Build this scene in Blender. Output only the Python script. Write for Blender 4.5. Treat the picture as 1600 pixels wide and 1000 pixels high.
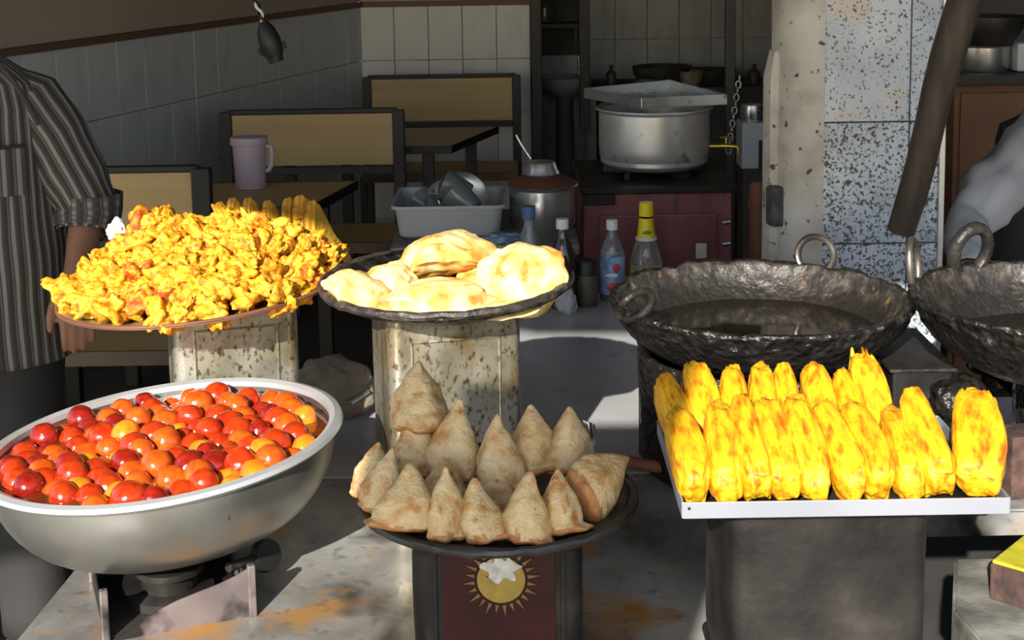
import bpy, bmesh, math, random
from mathutils import Vector, Matrix, Euler, noise
random.seed(7)
for o in list(bpy.data.objects): bpy.data.objects.remove(o)
S = bpy.context.scene
C = S.collection
R = math.radians

# ------------------------------------------------------------------ camera
F = 2260.0; PITCH = R(8.0); ROLL = R(-0.9); PY = 202.6; CAMZ = 1.68
cam = bpy.data.cameras.new('camera'); camo = bpy.data.objects.new('camera', cam); C.objects.link(camo)
CAMR = (Matrix.Rotation(R(90) - PITCH, 3, 'X') @ Matrix.Rotation(ROLL, 3, 'Z'))
camo.matrix_world = Matrix.Translation((0, 0, CAMZ)) @ CAMR.to_4x4()
cam.sensor_width = 36.0; cam.lens = 36.0 * F / 1600.0
cam.shift_y = -(500.0 - PY) / 1600.0
cam.clip_start = 0.02; cam.clip_end = 200
S.camera = camo
# ------------------------------------------------------------------ light
SUN_EL, SUN_AZ = R(26), R(16)           # the sun stands behind the viewer, a little to the left
L = Vector((math.sin(SUN_AZ) * math.cos(SUN_EL), math.cos(SUN_AZ) * math.cos(SUN_EL), -math.sin(SUN_EL)))
sd = bpy.data.lights.new('sun', 'SUN'); sd.energy = 7.4; sd.angle = R(0.55); sd.color = (1.0, 0.955, 0.87)
suno = bpy.data.objects.new('sun', sd); C.objects.link(suno)
suno.rotation_euler = L.to_track_quat('-Z', 'Y').to_euler(); suno.location = (-3, -8, 8)
W = bpy.data.worlds.new('sky'); S.world = W; W.use_nodes = True
wn = W.node_tree.nodes; wl = W.node_tree.links
sky = wn.new('ShaderNodeTexSky'); sky.sky_type = 'NISHITA'; sky.sun_disc = False
sky.sun_elevation = SUN_EL; sky.sun_rotation = R(196); sky.air_density = 1.0; sky.dust_density = 0.6
wl.new(sky.outputs[0], wn['Background'].inputs[0]); wn['Background'].inputs[1].default_value = 0.205
S.view_settings.view_transform = 'Standard'; S.view_settings.look = 'None'
S.view_settings.exposure = 0.3; S.view_settings.gamma = 1.0
S.view_settings.use_curve_mapping = False

# ------------------------------------------------------------------ helpers
def ray(u, v):
    return CAMR @ Vector(((u - 800) / F, -(v - PY) / F, -1.0))
def W3(u, v, d):                      # the point seen at pixel (u, v) that lies d metres away along y
    r = ray(u, v); return Vector((0, 0, CAMZ)) + r * (d / r.y)
def WZ(u, v, z):                      # ... that lies at height z
    r = ray(u, v); return Vector((0, 0, CAMZ)) + r * ((z - CAMZ) / r.z)

def nz(p, s, seed=0.0):
    return noise.noise(Vector((p[0] * s + seed, p[1] * s + seed * 1.7, p[2] * s - seed)))

class B:
    def __init__(s): s.bm = bmesh.new(); s.sharp = True; s.ang = 6
    def box(s, c, size, rot=None, bevel=0.0):
        r = bmesh.ops.create_cube(s.bm, size=1.0)['verts']
        m = Matrix.Translation(c) @ (rot.to_matrix().to_4x4() if rot else Matrix.Identity(4)) @ Matrix.Diagonal((*size, 1))
        bmesh.ops.transform(s.bm, matrix=m, verts=r)
        if bevel:
            es = list({e for v in r for e in v.link_edges})
            bmesh.ops.bevel(s.bm, geom=es, offset=bevel, segments=2, affect='EDGES', profile=0.6)
        return s
    def loft(s, rings, close=True, cap0=True, cap1=True):
        s.ang = 40
        vs = [[s.bm.verts.new(p) for p in r] for r in rings]
        n = len(rings[0])
        for a, b in zip(vs, vs[1:]):
            for i in range(n if close else n - 1):
                j = (i + 1) % n
                s.bm.faces.new((a[i], a[j], b[j], b[i]))
        if cap0: s.bm.faces.new(list(reversed(vs[0])))
        if cap1: s.bm.faces.new(vs[-1])
        return vs
    def lathe(s, prof, seg=48, c=(0, 0, 0), fn=None, cap0=True, cap1=True):
        rings = []
        if fn: s.sharp = False
        for r, z in prof:
            ring = []
            for i in range(seg):
                a = 2 * math.pi * i / seg
                p = Vector((r * math.cos(a) + c[0], r * math.sin(a) + c[1], z + c[2]))
                if fn: p = fn(p)
                ring.append(p)
            rings.append(ring)
        s.loft(rings, True, cap0, cap1); return s
    def tube(s, pts, rad, seg=12, closed=False, flat=1.0):
        pts = [Vector(p) for p in pts]; n = len(pts)
        rad = rad if isinstance(rad, (list, tuple)) else [rad] * n
        rings = []; up = None
        for i, p in enumerate(pts):
            a = pts[(i - 1) % n] if (closed or i) else pts[0]
            b = pts[(i + 1) % n] if (closed or i < n - 1) else pts[-1]
            t = (b - a).normalized()
            if up is None: up = Vector((0, 0, 1)) if abs(t.z) < 0.9 else Vector((0, 1, 0))
            x = up.cross(t).normalized(); y = t.cross(x).normalized(); up = y
            rings.append([p + x * rad[i] * math.cos(2 * math.pi * k / seg) + y * rad[i] * flat * math.sin(2 * math.pi * k / seg) for k in range(seg)])
        s.ang = 40
        if closed:
            rings.append(rings[0]); vs = [[s.bm.verts.new(p) for p in r] for r in rings[:-1]]; vs.append(vs[0])
            for a, b in zip(vs, vs[1:]):
                for i in range(seg): j = (i + 1) % seg; s.bm.faces.new((a[i], a[j], b[j], b[i]))
        else: s.loft(rings)
        return s
    def ell(s, c, r, rot=None, sub=3, fn=None):
        s.ang = 40
        if fn: s.sharp = False
        vs = bmesh.ops.create_icosphere(s.bm, subdivisions=sub, radius=1.0)['verts']
        m = Matrix.Translation(c) @ (rot.to_matrix().to_4x4() if rot else Matrix.Identity(4)) @ Matrix.Diagonal((*r, 1))
        for v in vs:
            if fn: v.co = fn(v.co)
            v.co = m @ v.co
        return s
    def prism(s, poly, z0, z1, bevel=0.0):
        a = [s.bm.verts.new((p[0], p[1], z0)) for p in poly]; b = [s.bm.verts.new((p[0], p[1], z1)) for p in poly]
        fs = [s.bm.faces.new(list(reversed(a))), s.bm.faces.new(b)]
        for i in range(len(poly)):
            j = (i + 1) % len(poly); fs.append(s.bm.faces.new((a[i], a[j], b[j], b[i])))
        if bevel:
            es = list({e for f in fs for e in f.edges})
            bmesh.ops.bevel(s.bm, geom=es, offset=bevel, segments=2, affect='EDGES')
        return s
    def mesh(s, name, m=None, smooth=True):
        bmesh.ops.recalc_face_normals(s.bm, faces=s.bm.faces)
        me = bpy.data.meshes.new(name); s.bm.to_mesh(me); s.bm.free()
        if m: me.materials.append(m)
        if smooth:
            me.polygons.foreach_set('use_smooth', [True] * len(me.polygons))
            if s.sharp: me.set_sharp_from_angle(angle=R(s.ang))
        return me
    def build(s, name, m, parent=None, loc=None, smooth=True):
        o = bpy.data.objects.new(name, s.mesh(name, m, smooth)); C.objects.link(o)
        if parent: o.parent = parent
        if loc is not None: o.location = loc
        return o

def link(name, me, parent=None, loc=(0, 0, 0), rot=(0, 0, 0), scale=(1, 1, 1)):
    o = bpy.data.objects.new(name, me); C.objects.link(o); o.parent = parent
    o.location = loc; o.rotation_euler = rot; o.scale = scale; return o
def tag(o, label, cat, group=None, kind=None):
    o['label'] = label; o['category'] = cat
    if group: o['group'] = group
    if kind: o['kind'] = kind
    return o
def thing(name, label, cat, loc=(0, 0, 0), rot=(0, 0, 0), group=None):
    o = bpy.data.objects.new(name, None); C.objects.link(o); o.location = loc; o.rotation_euler = rot
    o.empty_display_size = 0.05
    return tag(o, label, cat, group)
def struct(o): o['kind'] = 'structure'; return o

def rr(hx, hy, r, z, n=5):           # rounded rectangle ring
    pts = []
    for cx, cy, a0 in ((hx - r, hy - r, 0), (-hx + r, hy - r, 90), (-hx + r, -hy + r, 180), (hx - r, -hy + r, 270)):
        for k in range(n + 1):
            a = R(a0 + 90 * k / n); pts.append(Vector((cx + r * math.cos(a), cy + r * math.sin(a), z)))
    return pts

# ------------------------------------------------------------------ materials
def pm(name, cols, scale=8.0, detail=4.0, rough=0.5, metal=0.0, bump=0.0, bscale=40.0, bdist=0.01, spots=None, coat=0.0,
       rnd=False, trans=0.0, rvar=0.0, stretch=(1, 1, 1), spec=0.5, bump2=None, subsurf=0.0, coord='Object', rotv=(0, 0, 0)):
    """cols: [(pos, rgb)...] read along a noise; spots: (rgb, scale, threshold, softness)"""
    m = bpy.data.materials.new(name); m.use_nodes = True
    t = m.node_tree; N = t.nodes; K = t.links; p = N['Principled BSDF']
    tc = N.new('ShaderNodeTexCoord'); mp = N.new('ShaderNodeMapping'); mp.inputs['Scale'].default_value = stretch; mp.inputs['Rotation'].default_value = rotv
    K.new(tc.outputs[coord], mp.inputs['Vector'])
    vec = mp.outputs[0]
    def nt(sc, det, dim='4D'):
        n = N.new('ShaderNodeTexNoise'); n.noise_dimensions = dim; n.inputs['Scale'].default_value = sc; n.inputs['Detail'].default_value = det
        K.new(vec, n.inputs['Vector'])
        if rnd:
            oi = N.new('ShaderNodeObjectInfo'); mu = N.new('ShaderNodeMath'); mu.operation = 'MULTIPLY'; mu.inputs[1].default_value = 37.0
            K.new(oi.outputs['Random'], mu.inputs[0]); K.new(mu.outputs[0], n.inputs['W'])
        return n
    if len(cols) == 1:
        src = None; p.inputs['Base Color'].default_value = (*cols[0][1], 1)
    else:
        n = nt(scale, detail); rp = N.new('ShaderNodeValToRGB')
        el = rp.color_ramp.elements
        while len(el) < len(cols): el.new(0.5)
        for e, (pos, c) in zip(el, cols): e.position = pos; e.color = (*c, 1)
        K.new(n.outputs['Fac'], rp.inputs[0]); src = rp.outputs[0]
    for sp in (spots or []):
        rgb, sc, th, so = sp
        n = nt(sc, 3.0); mr = N.new('ShaderNodeMapRange'); mr.inputs['From Min'].default_value = th; mr.inputs['From Max'].default_value = th + so
        K.new(n.outputs['Fac'], mr.inputs['Value'])
        mx = N.new('ShaderNodeMix'); mx.data_type = 'RGBA'
        K.new(mr.outputs[0], mx.inputs['Factor'])
        if src: K.new(src, mx.inputs['A'])
        else: mx.inputs['A'].default_value = (*cols[0][1], 1)
        mx.inputs['B'].default_value = (*rgb, 1); src = mx.outputs['Result']
    if src: K.new(src, p.inputs['Base Color'])
    p.inputs['Roughness'].default_value = rough; p.inputs['Metallic'].default_value = metal
    p.inputs['Specular IOR Level'].default_value = spec
    if coat: p.inputs['Coat Weight'].default_value = coat; p.inputs['Coat Roughness'].default_value = 0.08
    if trans: p.inputs['Transmission Weight'].default_value = trans
    if subsurf:
        p.inputs['Subsurface Weight'].default_value = subsurf; p.inputs['Subsurface Radius'].default_value = (0.01, 0.004, 0.002)
    if rvar:
        n = nt(scale * 2.3, 4.0); mr = N.new('ShaderNodeMapRange'); mr.inputs['From Min'].default_value = 0.3; mr.inputs['From Max'].default_value = 0.7
        mr.inputs['To Min'].default_value = max(0.03, rough - rvar); mr.inputs['To Max'].default_value = min(1, rough + rvar)
        K.new(n.outputs['Fac'], mr.inputs['Value']); K.new(mr.outputs[0], p.inputs['Roughness'])
    if bump:
        n = nt(bscale, 5.0); bp = N.new('ShaderNodeBump'); bp.inputs['Strength'].default_value = bump; bp.inputs['Distance'].default_value = bdist
        K.new(n.outputs['Fac'], bp.inputs['Height']); last = bp
        if bump2:
            vo = N.new('ShaderNodeTexVoronoi'); vo.inputs['Scale'].default_value = bump2[0]; K.new(vec, vo.inputs['Vector'])
            b2 = N.new('ShaderNodeBump'); b2.inputs['Strength'].default_value = bump2[1]; b2.inputs['Distance'].default_value = bdist
            K.new(vo.outputs['Distance'], b2.inputs['Height']); K.new(bp.outputs[0], b2.inputs['Normal']); last = b2
        K.new(last.outputs[0], p.inputs['Normal'])
    return m

M = {}
M['tile'] = pm('glazed_tile', [(0.30, (0.57, 0.585, 0.61)), (0.45, (0.66, 0.67, 0.68)), (0.7, (0.70, 0.70, 0.70))], scale=5.0, rough=0.35, rnd=True, stretch=(2.4, 1, 0.9), rotv=(0, 0.5, 0), bump=0.03, bscale=6)
M['grout'] = pm('grout', [(0.3, (0.44, 0.43, 0.42)), (0.7, (0.52, 0.51, 0.50))], scale=6, rough=0.9)
M['beige'] = pm('beige_paint', [(0.3, (0.42, 0.35, 0.28)), (0.7, (0.48, 0.41, 0.33))], scale=2, rough=0.7, bump=0.1, bscale=30)
M['border'] = pm('brown_border', [(0, (0.16, 0.09, 0.06))], rough=0.6)
M['floor'] = pm('dark_floor', [(0.3, (0.05, 0.047, 0.043)), (0.7, (0.10, 0.092, 0.085))], scale=3, rough=0.7, bump=0.2)
M['street'] = pm('street', [(0.3, (0.30, 0.27, 0.23)), (0.7, (0.40, 0.37, 0.32))], scale=2, rough=0.9, bump=0.4, bscale=20)
M['ceiling'] = pm('sooty_ceiling', [(0.3, (0.07, 0.066, 0.06)), (0.7, (0.12, 0.115, 0.105))], scale=2, rough=0.9)
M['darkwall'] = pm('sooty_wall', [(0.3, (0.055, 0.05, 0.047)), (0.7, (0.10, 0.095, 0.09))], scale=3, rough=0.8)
M['laminate'] = pm('tan_laminate', [(0.3, (0.50, 0.33, 0.13)), (0.7, (0.60, 0.42, 0.19))], scale=2.0, rough=0.45, stretch=(1, 1, 8))
M['blackframe'] = pm('black_frame', [(0.3, (0.012, 0.011, 0.010)), (0.7, (0.03, 0.027, 0.025))], scale=5, rough=0.5)
M['brownedge'] = pm('worn_edge', [(0.3, (0.10, 0.065, 0.04)), (0.7, (0.16, 0.11, 0.07))], scale=9, rough=0.6)
M['counter'] = pm('counter_stone', [(0.32, (0.05, 0.046, 0.04)), (0.48, (0.19, 0.18, 0.165)), (0.68, (0.36, 0.355, 0.335))], scale=4, detail=10, rough=0.32, rvar=0.15, bump=0.08, bscale=60,
                  spots=[((0.36, 0.17, 0.03), 5.0, 0.56, 0.12), ((0.02, 0.018, 0.016), 4.5, 0.57, 0.10), ((0.30, 0.16, 0.05), 26, 0.58, 0.22), ((0.06, 0.055, 0.05), 34, 0.57, 0.22), ((0.7, 0.66, 0.6), 55.0, 0.735, 0.02)])
M['marble'] = pm('rear_counter', [(0.35, (0.36, 0.35, 0.355)), (0.65, (0.50, 0.49, 0.50))], scale=4, detail=8, rough=0.3, bump=0.04, bscale=40, spots=[((0.15, 0.14, 0.13), 7, 0.64, 0.1), ((0.8, 0.78, 0.75), 60, 0.74, 0.02)])
M['slab'] = pm('grey_slab', [(0.34, (0.05, 0.047, 0.04)), (0.5, (0.15, 0.145, 0.125)), (0.66, (0.27, 0.265, 0.24))], scale=11, detail=8, rough=0.6, bump=0.25, bscale=50,
               spots=[((0.5, 0.25, 0.05), 40, 0.70, 0.03)])
M['counterside'] = pm('counter_side', [(0.3, (0.008, 0.0075, 0.007)), (0.7, (0.025, 0.023, 0.021))], scale=8, rough=0.8, bump=0.3)
M['alu'] = pm('beaten_aluminium', [(0.3, (0.36, 0.35, 0.32)), (0.7, (0.50, 0.49, 0.46))], scale=5, rough=0.36, metal=0.9, rvar=0.08, bump=0.06, bscale=25, stretch=(1, 1, 0.4),
              spots=[((0.10, 0.08, 0.06), 45, 0.70, 0.05)])
M['alubright'] = pm('skylit_aluminium', [(0.3, (0.62, 0.62, 0.62)), (0.7, (0.78, 0.78, 0.79))], scale=5, rough=0.34, metal=0.7, rvar=0.08, spots=[((0.16, 0.12, 0.08), 14, 0.62, 0.12)])  # lighter base colour stands in for sky reflected on the big pot
M['alurim'] = pm('aluminium_rim', [(0.3, (0.62, 0.63, 0.63)), (0.7, (0.75, 0.76, 0.77))], scale=9, rough=0.35, metal=0.6)
M['steel'] = pm('kitchen_steel', [(0.3, (0.52, 0.52, 0.51)), (0.7, (0.66, 0.66, 0.66))], scale=5, rough=0.3, metal=0.9, rvar=0.1, spots=[((0.08, 0.06, 0.04), 16, 0.64, 0.1)])
M['steeltray'] = pm('bright_tray_metal', [(0.3, (0.34, 0.355, 0.41)), (0.7, (0.42, 0.435, 0.49))], scale=5, rough=0.35, metal=0.5)
M['tin'] = pm('galvanised_tin', [(0.30, (0.20, 0.15, 0.07)), (0.46, (0.40, 0.36, 0.26)), (0.66, (0.56, 0.55, 0.50))], scale=7, detail=10, rough=0.36, metal=0.75, rvar=0.12, bump=0.12, bscale=18, stretch=(1.2, 1.2, 0.7),
              spots=[((0.30, 0.19, 0.06), 10, 0.54, 0.14), ((0.12, 0.085, 0.04), 110, 0.53, 0.14), ((0.05, 0.035, 0.02), 40, 0.66, 0.12)])
M['sootshadetin'] = pm('soot_shade_tin', [(0.35, (0.007, 0.006, 0.0055)), (0.55, (0.022, 0.019, 0.017)), (0.72, (0.065, 0.057, 0.05))], scale=7, detail=8, rough=0.5, spec=0.3, metal=0.1, rvar=0.12, bump=0.35, bscale=70, bdist=0.004)  # soot on the tins; also the painted shade of the stove's left side
M['maroontin'] = pm('maroon_print', [(0.35, (0.016, 0.006, 0.005)), (0.65, (0.055, 0.009, 0.008))], scale=9, detail=6, rough=0.6, spec=0.25, bump=0.08,
                    spots=[((0.03, 0.02, 0.015), 24, 0.58, 0.1)])
M['goldprint'] = pm('gold_print', [(0.3, (0.24, 0.15, 0.02)), (0.7, (0.36, 0.25, 0.04))], scale=40, rough=0.5, spots=[((0.62, 0.60, 0.55), 30, 0.66, 0.05)])
M['goldworn'] = pm('worn_gold_print', [(0.3, (0.14, 0.05, 0.015)), (0.7, (0.24, 0.12, 0.03))], scale=60, rough=0.5)
M['scratch'] = pm('scratched_metal', [(0.3, (0.36, 0.34, 0.31)), (0.7, (0.62, 0.60, 0.57))], scale=60, rough=0.5, metal=0.3)
M['crust'] = pm('burnt_crust', [(0.3, (0.005, 0.0045, 0.004)), (0.6, (0.016, 0.014, 0.012)), (0.8, (0.05, 0.042, 0.034))], scale=30, detail=6, rough=0.30, rvar=0.15, bump=0.9, bscale=55, bdist=0.01, bump2=(60, 0.5))
M['rimcrust'] = pm('grey_brown_crust', [(0.3, (0.010, 0.008, 0.007)), (0.52, (0.040, 0.033, 0.027)), (0.75, (0.12, 0.10, 0.085))], scale=45, detail=6, rough=0.45, rvar=0.15, bump=0.8, bscale=70, bdist=0.006,
                   spots=[((0.25, 0.14, 0.04), 30, 0.64, 0.06)])
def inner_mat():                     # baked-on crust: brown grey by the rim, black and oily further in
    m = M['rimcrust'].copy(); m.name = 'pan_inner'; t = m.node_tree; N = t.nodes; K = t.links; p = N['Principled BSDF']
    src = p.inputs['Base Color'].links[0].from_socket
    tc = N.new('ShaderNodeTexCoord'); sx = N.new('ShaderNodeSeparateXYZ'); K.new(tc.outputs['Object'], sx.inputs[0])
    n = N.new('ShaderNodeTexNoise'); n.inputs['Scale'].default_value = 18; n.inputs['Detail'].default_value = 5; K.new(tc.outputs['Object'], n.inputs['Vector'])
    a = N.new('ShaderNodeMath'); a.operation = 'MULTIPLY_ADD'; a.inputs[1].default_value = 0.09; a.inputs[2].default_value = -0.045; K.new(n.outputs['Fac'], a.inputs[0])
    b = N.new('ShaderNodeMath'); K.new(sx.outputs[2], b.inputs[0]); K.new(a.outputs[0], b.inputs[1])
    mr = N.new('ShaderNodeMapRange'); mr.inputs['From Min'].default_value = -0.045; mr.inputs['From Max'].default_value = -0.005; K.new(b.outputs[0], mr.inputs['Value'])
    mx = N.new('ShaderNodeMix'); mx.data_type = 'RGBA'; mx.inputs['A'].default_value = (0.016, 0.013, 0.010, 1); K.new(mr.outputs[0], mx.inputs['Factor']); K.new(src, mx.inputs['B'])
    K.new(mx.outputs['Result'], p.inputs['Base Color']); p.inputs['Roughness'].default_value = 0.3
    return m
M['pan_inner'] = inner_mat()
M['panblack'] = pm('black_pan', [(0.3, (0.014, 0.012, 0.011)), (0.7, (0.045, 0.038, 0.034))], scale=14, rough=0.4, rvar=0.12, bump=0.4, bscale=80, bdist=0.004)
M['oil'] = pm('dark_oil', [(0.3, (0.004, 0.003, 0.002)), (0.7, (0.010, 0.007, 0.004))], scale=6, rough=0.06, coat=0.5, bump=0.05, bscale=14)
M['iron'] = pm('worn_iron', [(0.3, (0.10, 0.085, 0.07)), (0.7, (0.30, 0.26, 0.22))], scale=18, rough=0.35, metal=0.8, bump=0.15)
M['darkiron'] = pm('dark_iron', [(0.3, (0.010, 0.009, 0.008)), (0.7, (0.035, 0.03, 0.026))], scale=18, rough=0.45, metal=0.1, bump=0.5, bscale=60)
M['syrup'] = pm('sugar_syrup', [(0.3, (0.10, 0.018, 0.004)), (0.7, (0.20, 0.05, 0.010))], scale=10, rough=0.07, coat=0.6, bump=0.06, bscale=20)
def jam(n, a, b): return pm(n, [(0.35, a), (0.65, b)], scale=1.6, rough=0.16, coat=0.5, rnd=True, subsurf=0.15, bump=0.12, bscale=7)
M['jamun0'] = jam('jamun_dark_red', (0.17, 0.006, 0.003), (0.33, 0.016, 0.004))
M['jamun1'] = jam('jamun_red_orange', (0.36, 0.018, 0.003), (0.52, 0.045, 0.004))
M['jamun2'] = jam('jamun_orange', (0.50, 0.055, 0.004), (0.64, 0.115, 0.007))
M['jamun3'] = jam('jamun_golden', (0.68, 0.17, 0.008), (0.78, 0.26, 0.014))
M['pakora'] = pm('pakora_batter', [(0.32, (0.36, 0.07, 0.004)), (0.42, (0.70, 0.23, 0.010)), (0.51, (0.76, 0.37, 0.016)), (0.68, (0.80, 0.48, 0.032))], scale=2.6, detail=5, rough=0.42, rnd=True, bump=0.6, bscale=9, bdist=0.006)
M['redbit'] = pm('pepper_red_batter', [(0.38, (0.45, 0.05, 0.006)), (0.5, (0.66, 0.17, 0.01)), (0.62, (0.80, 0.40, 0.02))], scale=2.4, rough=0.4, rnd=True, bump=0.4, bscale=90)
M['triangle'] = pm('golden_fritter', [(0.3, (0.42, 0.20, 0.015)), (0.7, (0.68, 0.38, 0.03))], scale=30, rough=0.5, rnd=True, bump=0.5, bscale=90)
M['bread'] = pm('turmeric_batter', [(0.33, (0.50, 0.11, 0.004)), (0.43, (0.68, 0.27, 0.007)), (0.52, (0.75, 0.41, 0.010)), (0.70, (0.78, 0.48, 0.016))], scale=2.4, detail=5, rough=0.42, rnd=True, bump=0.35, bscale=9, bdist=0.006,
                spots=[((0.55, 0.13, 0.005), 5, 0.63, 0.14)])
M['samosa'] = pm('samosa_pastry', [(0.34, (0.50, 0.25, 0.08)), (0.46, (0.62, 0.43, 0.20)), (0.62, (0.70, 0.54, 0.30))], scale=3.2, detail=6, rough=0.45, rnd=True, bump=0.55, bscale=16, bdist=0.006,
                 spots=[((0.46, 0.17, 0.04), 4.2, 0.56, 0.16)])
M['crimp'] = pm('browned_crimp', [(0.3, (0.42, 0.15, 0.04)), (0.7, (0.58, 0.30, 0.11))], scale=6, rough=0.5, rnd=True, bump=0.5, bscale=20, bdist=0.004)
M['puri'] = pm('puffed_bread', [(0.33, (0.60, 0.24, 0.03)), (0.44, (0.74, 0.44, 0.12)), (0.56, (0.80, 0.60, 0.28))], scale=22, detail=5, rough=0.5, rnd=True, bump=0.25, bscale=40, bdist=0.006,
               spots=[((0.58, 0.22, 0.025), 30, 0.58, 0.12)])
M['purib'] = pm('browned_bread', [(0.3, (0.66, 0.26, 0.02)), (0.7, (0.82, 0.48, 0.10))], scale=20, rough=0.5, rnd=True, bump=0.3)
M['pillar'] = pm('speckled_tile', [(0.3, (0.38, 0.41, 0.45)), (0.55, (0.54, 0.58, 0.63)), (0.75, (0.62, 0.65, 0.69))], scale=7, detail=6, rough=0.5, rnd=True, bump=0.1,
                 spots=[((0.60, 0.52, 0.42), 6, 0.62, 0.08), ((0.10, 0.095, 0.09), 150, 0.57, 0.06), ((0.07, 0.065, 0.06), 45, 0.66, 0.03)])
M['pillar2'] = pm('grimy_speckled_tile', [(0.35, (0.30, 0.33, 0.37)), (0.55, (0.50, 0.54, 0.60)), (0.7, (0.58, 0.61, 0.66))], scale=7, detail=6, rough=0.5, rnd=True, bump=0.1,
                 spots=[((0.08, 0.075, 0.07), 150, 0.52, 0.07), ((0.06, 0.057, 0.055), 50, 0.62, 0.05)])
M['plaster'] = pm('dirty_plaster', [(0.25, (0.24, 0.21, 0.17)), (0.5, (0.46, 0.42, 0.36)), (0.75, (0.58, 0.55, 0.50))], scale=9, detail=8, rough=0.75, bump=0.3, bscale=30,
                  spots=[((0.05, 0.045, 0.04), 42, 0.62, 0.06)])
M['soot'] = pm('soot_patch', [(0.3, (0.02, 0.018, 0.016)), (0.7, (0.10, 0.09, 0.085))], scale=30, rough=0.8)
M['wood'] = pm('dark_wood_pole', [(0.3, (0.025, 0.017, 0.011)), (0.7, (0.07, 0.048, 0.032))], scale=8, rough=0.6, stretch=(6, 6, 0.8), bump=0.25, bscale=12)
M['red'] = pm('dull_red_paint', [(0.3, (0.16, 0.045, 0.05)), (0.7, (0.30, 0.10, 0.11))], scale=5, detail=7, rough=0.5, stretch=(2, 2, 0.5), spots=[((0.10, 0.06, 0.05), 12, 0.62, 0.12)])
M['rust'] = pm('rusty_paint', [(0.3, (0.10, 0.035, 0.018)), (0.7, (0.20, 0.075, 0.035))], scale=14, rough=0.7, bump=0.2)
M['plywood'] = pm('brown_plywood', [(0.3, (0.17, 0.075, 0.032)), (0.7, (0.25, 0.115, 0.05))], scale=2, rough=0.6, stretch=(1, 1, 5))
M['tub'] = pm('grey_plastic', [(0.3, (0.34, 0.35, 0.36)), (0.7, (0.42, 0.43, 0.44))], scale=5, rough=0.5, spots=[((0.2, 0.19, 0.17), 12, 0.64, 0.1)])
M['jug'] = pm('pink_plastic', [(0.3, (0.70, 0.55, 0.63)), (0.7, (0.80, 0.66, 0.73))], scale=5, rough=0.3, trans=0.2)
M['glassdark'] = pm('smoked_glass', [(0, (0.30, 0.32, 0.31))], rough=0.12, trans=0.55)
M['glass'] = pm('bottle_plastic', [(0, (0.72, 0.76, 0.76))], rough=0.08, trans=0.85)
M['brownglass'] = pm('dark_sauce', [(0, (0.045, 0.022, 0.015))], rough=0.12, coat=0.5)
M['bluelabel'] = pm('blue_label', [(0.35, (0.10, 0.22, 0.45)), (0.6, (0.30, 0.48, 0.70))], scale=30, rough=0.4)
M['redprint'] = pm('red_print', [(0, (0.55, 0.03, 0.05))], rough=0.4)
M['whiteprint'] = pm('white_plastic', [(0, (0.72, 0.72, 0.70))], rough=0.4)
M['yellow'] = pm('yellow_plastic', [(0, (0.80, 0.60, 0.01))], rough=0.35)
M['green'] = pm('green_print', [(0, (0.06, 0.30, 0.05))], rough=0.4)
M['orange'] = pm('orange_print', [(0, (0.80, 0.22, 0.02))], rough=0.4)
M['bluecap'] = pm('blue_plastic', [(0, (0.06, 0.13, 0.26))], rough=0.4)
M['bluerag'] = pm('blue_foil', [(0.3, (0.10, 0.16, 0.25)), (0.7, (0.25, 0.36, 0.48))], scale=30, rough=0.35)
M['brass'] = pm('brass', [(0.3, (0.38, 0.27, 0.04)), (0.7, (0.62, 0.48, 0.10))], scale=20, rough=0.3, metal=0.8)
M['sack'] = pm('jute_cloth', [(0.3, (0.24, 0.19, 0.13)), (0.7, (0.38, 0.31, 0.23))], scale=20, rough=0.9, bump=0.5, bscale=120)
M['sun_patch'] = pm('sunlit_white', [(0, (0.80, 0.78, 0.72))], rough=0.8)
M['moss'] = pm('yellow_green_face', [(0.3, (0.35, 0.32, 0.01)), (0.7, (0.60, 0.52, 0.03))], scale=30, rough=0.7, bump=0.3)
M['brick'] = pm('red_brick', [(0.35, (0.04, 0.022, 0.02)), (0.65, (0.13, 0.065, 0.05))], scale=24, rough=0.85, bump=0.5, bscale=60)
M['skin'] = pm('brown_skin', [(0.3, (0.20, 0.095, 0.055)), (0.7, (0.30, 0.15, 0.09))], scale=12, rough=0.5, subsurf=0.1)
M['hair'] = pm('black_hair', [(0, (0.012, 0.01, 0.009))], rough=0.5, bump=0.4, bscale=120)
M['trousers'] = pm('charcoal_cloth', [(0.3, (0.014, 0.0135, 0.0135)), (0.7, (0.03, 0.029, 0.028))], scale=5, rough=0.85, bump=0.15)
M['greyshirt'] = pm('light_grey_cloth', [(0.3, (0.36, 0.36, 0.38)), (0.7, (0.50, 0.50, 0.52))], scale=6, rough=0.85, bump=0.2)
M['vest'] = pm('black_cloth', [(0.3, (0.022, 0.022, 0.024)), (0.7, (0.05, 0.048, 0.05))], scale=5, rough=0.9, bump=0.2)
M['tarp'] = pm('canvas_tarp', [(0.3, (0.26, 0.27, 0.29)), (0.7, (0.36, 0.37, 0.39))], scale=2, rough=0.9)
M['pinksteel'] = pm('stove_steel', [(0.3, (0.16, 0.125, 0.125)), (0.7, (0.34, 0.28, 0.275))], scale=8, rough=0.4, metal=0.5, rvar=0.1,
                    spots=[((0.03, 0.027, 0.025), 12, 0.47, 0.12)])
M['blackknob'] = pm('black_knob', [(0, (0.012, 0.012, 0.012))], rough=0.5)
M['darkgoods'] = pm('dark_goods', [(0.3, (0.02, 0.018, 0.015)), (0.7, (0.09, 0.08, 0.06))], scale=12, rough=0.5)
M['porcelain'] = pm('grimy_porcelain', [(0.3, (0.22, 0.22, 0.22)), (0.7, (0.34, 0.34, 0.34))], scale=5, rough=0.3)
M['enamel'] = pm('white_enamel', [(0, (0.55, 0.57, 0.60))], rough=0.35)

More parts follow.
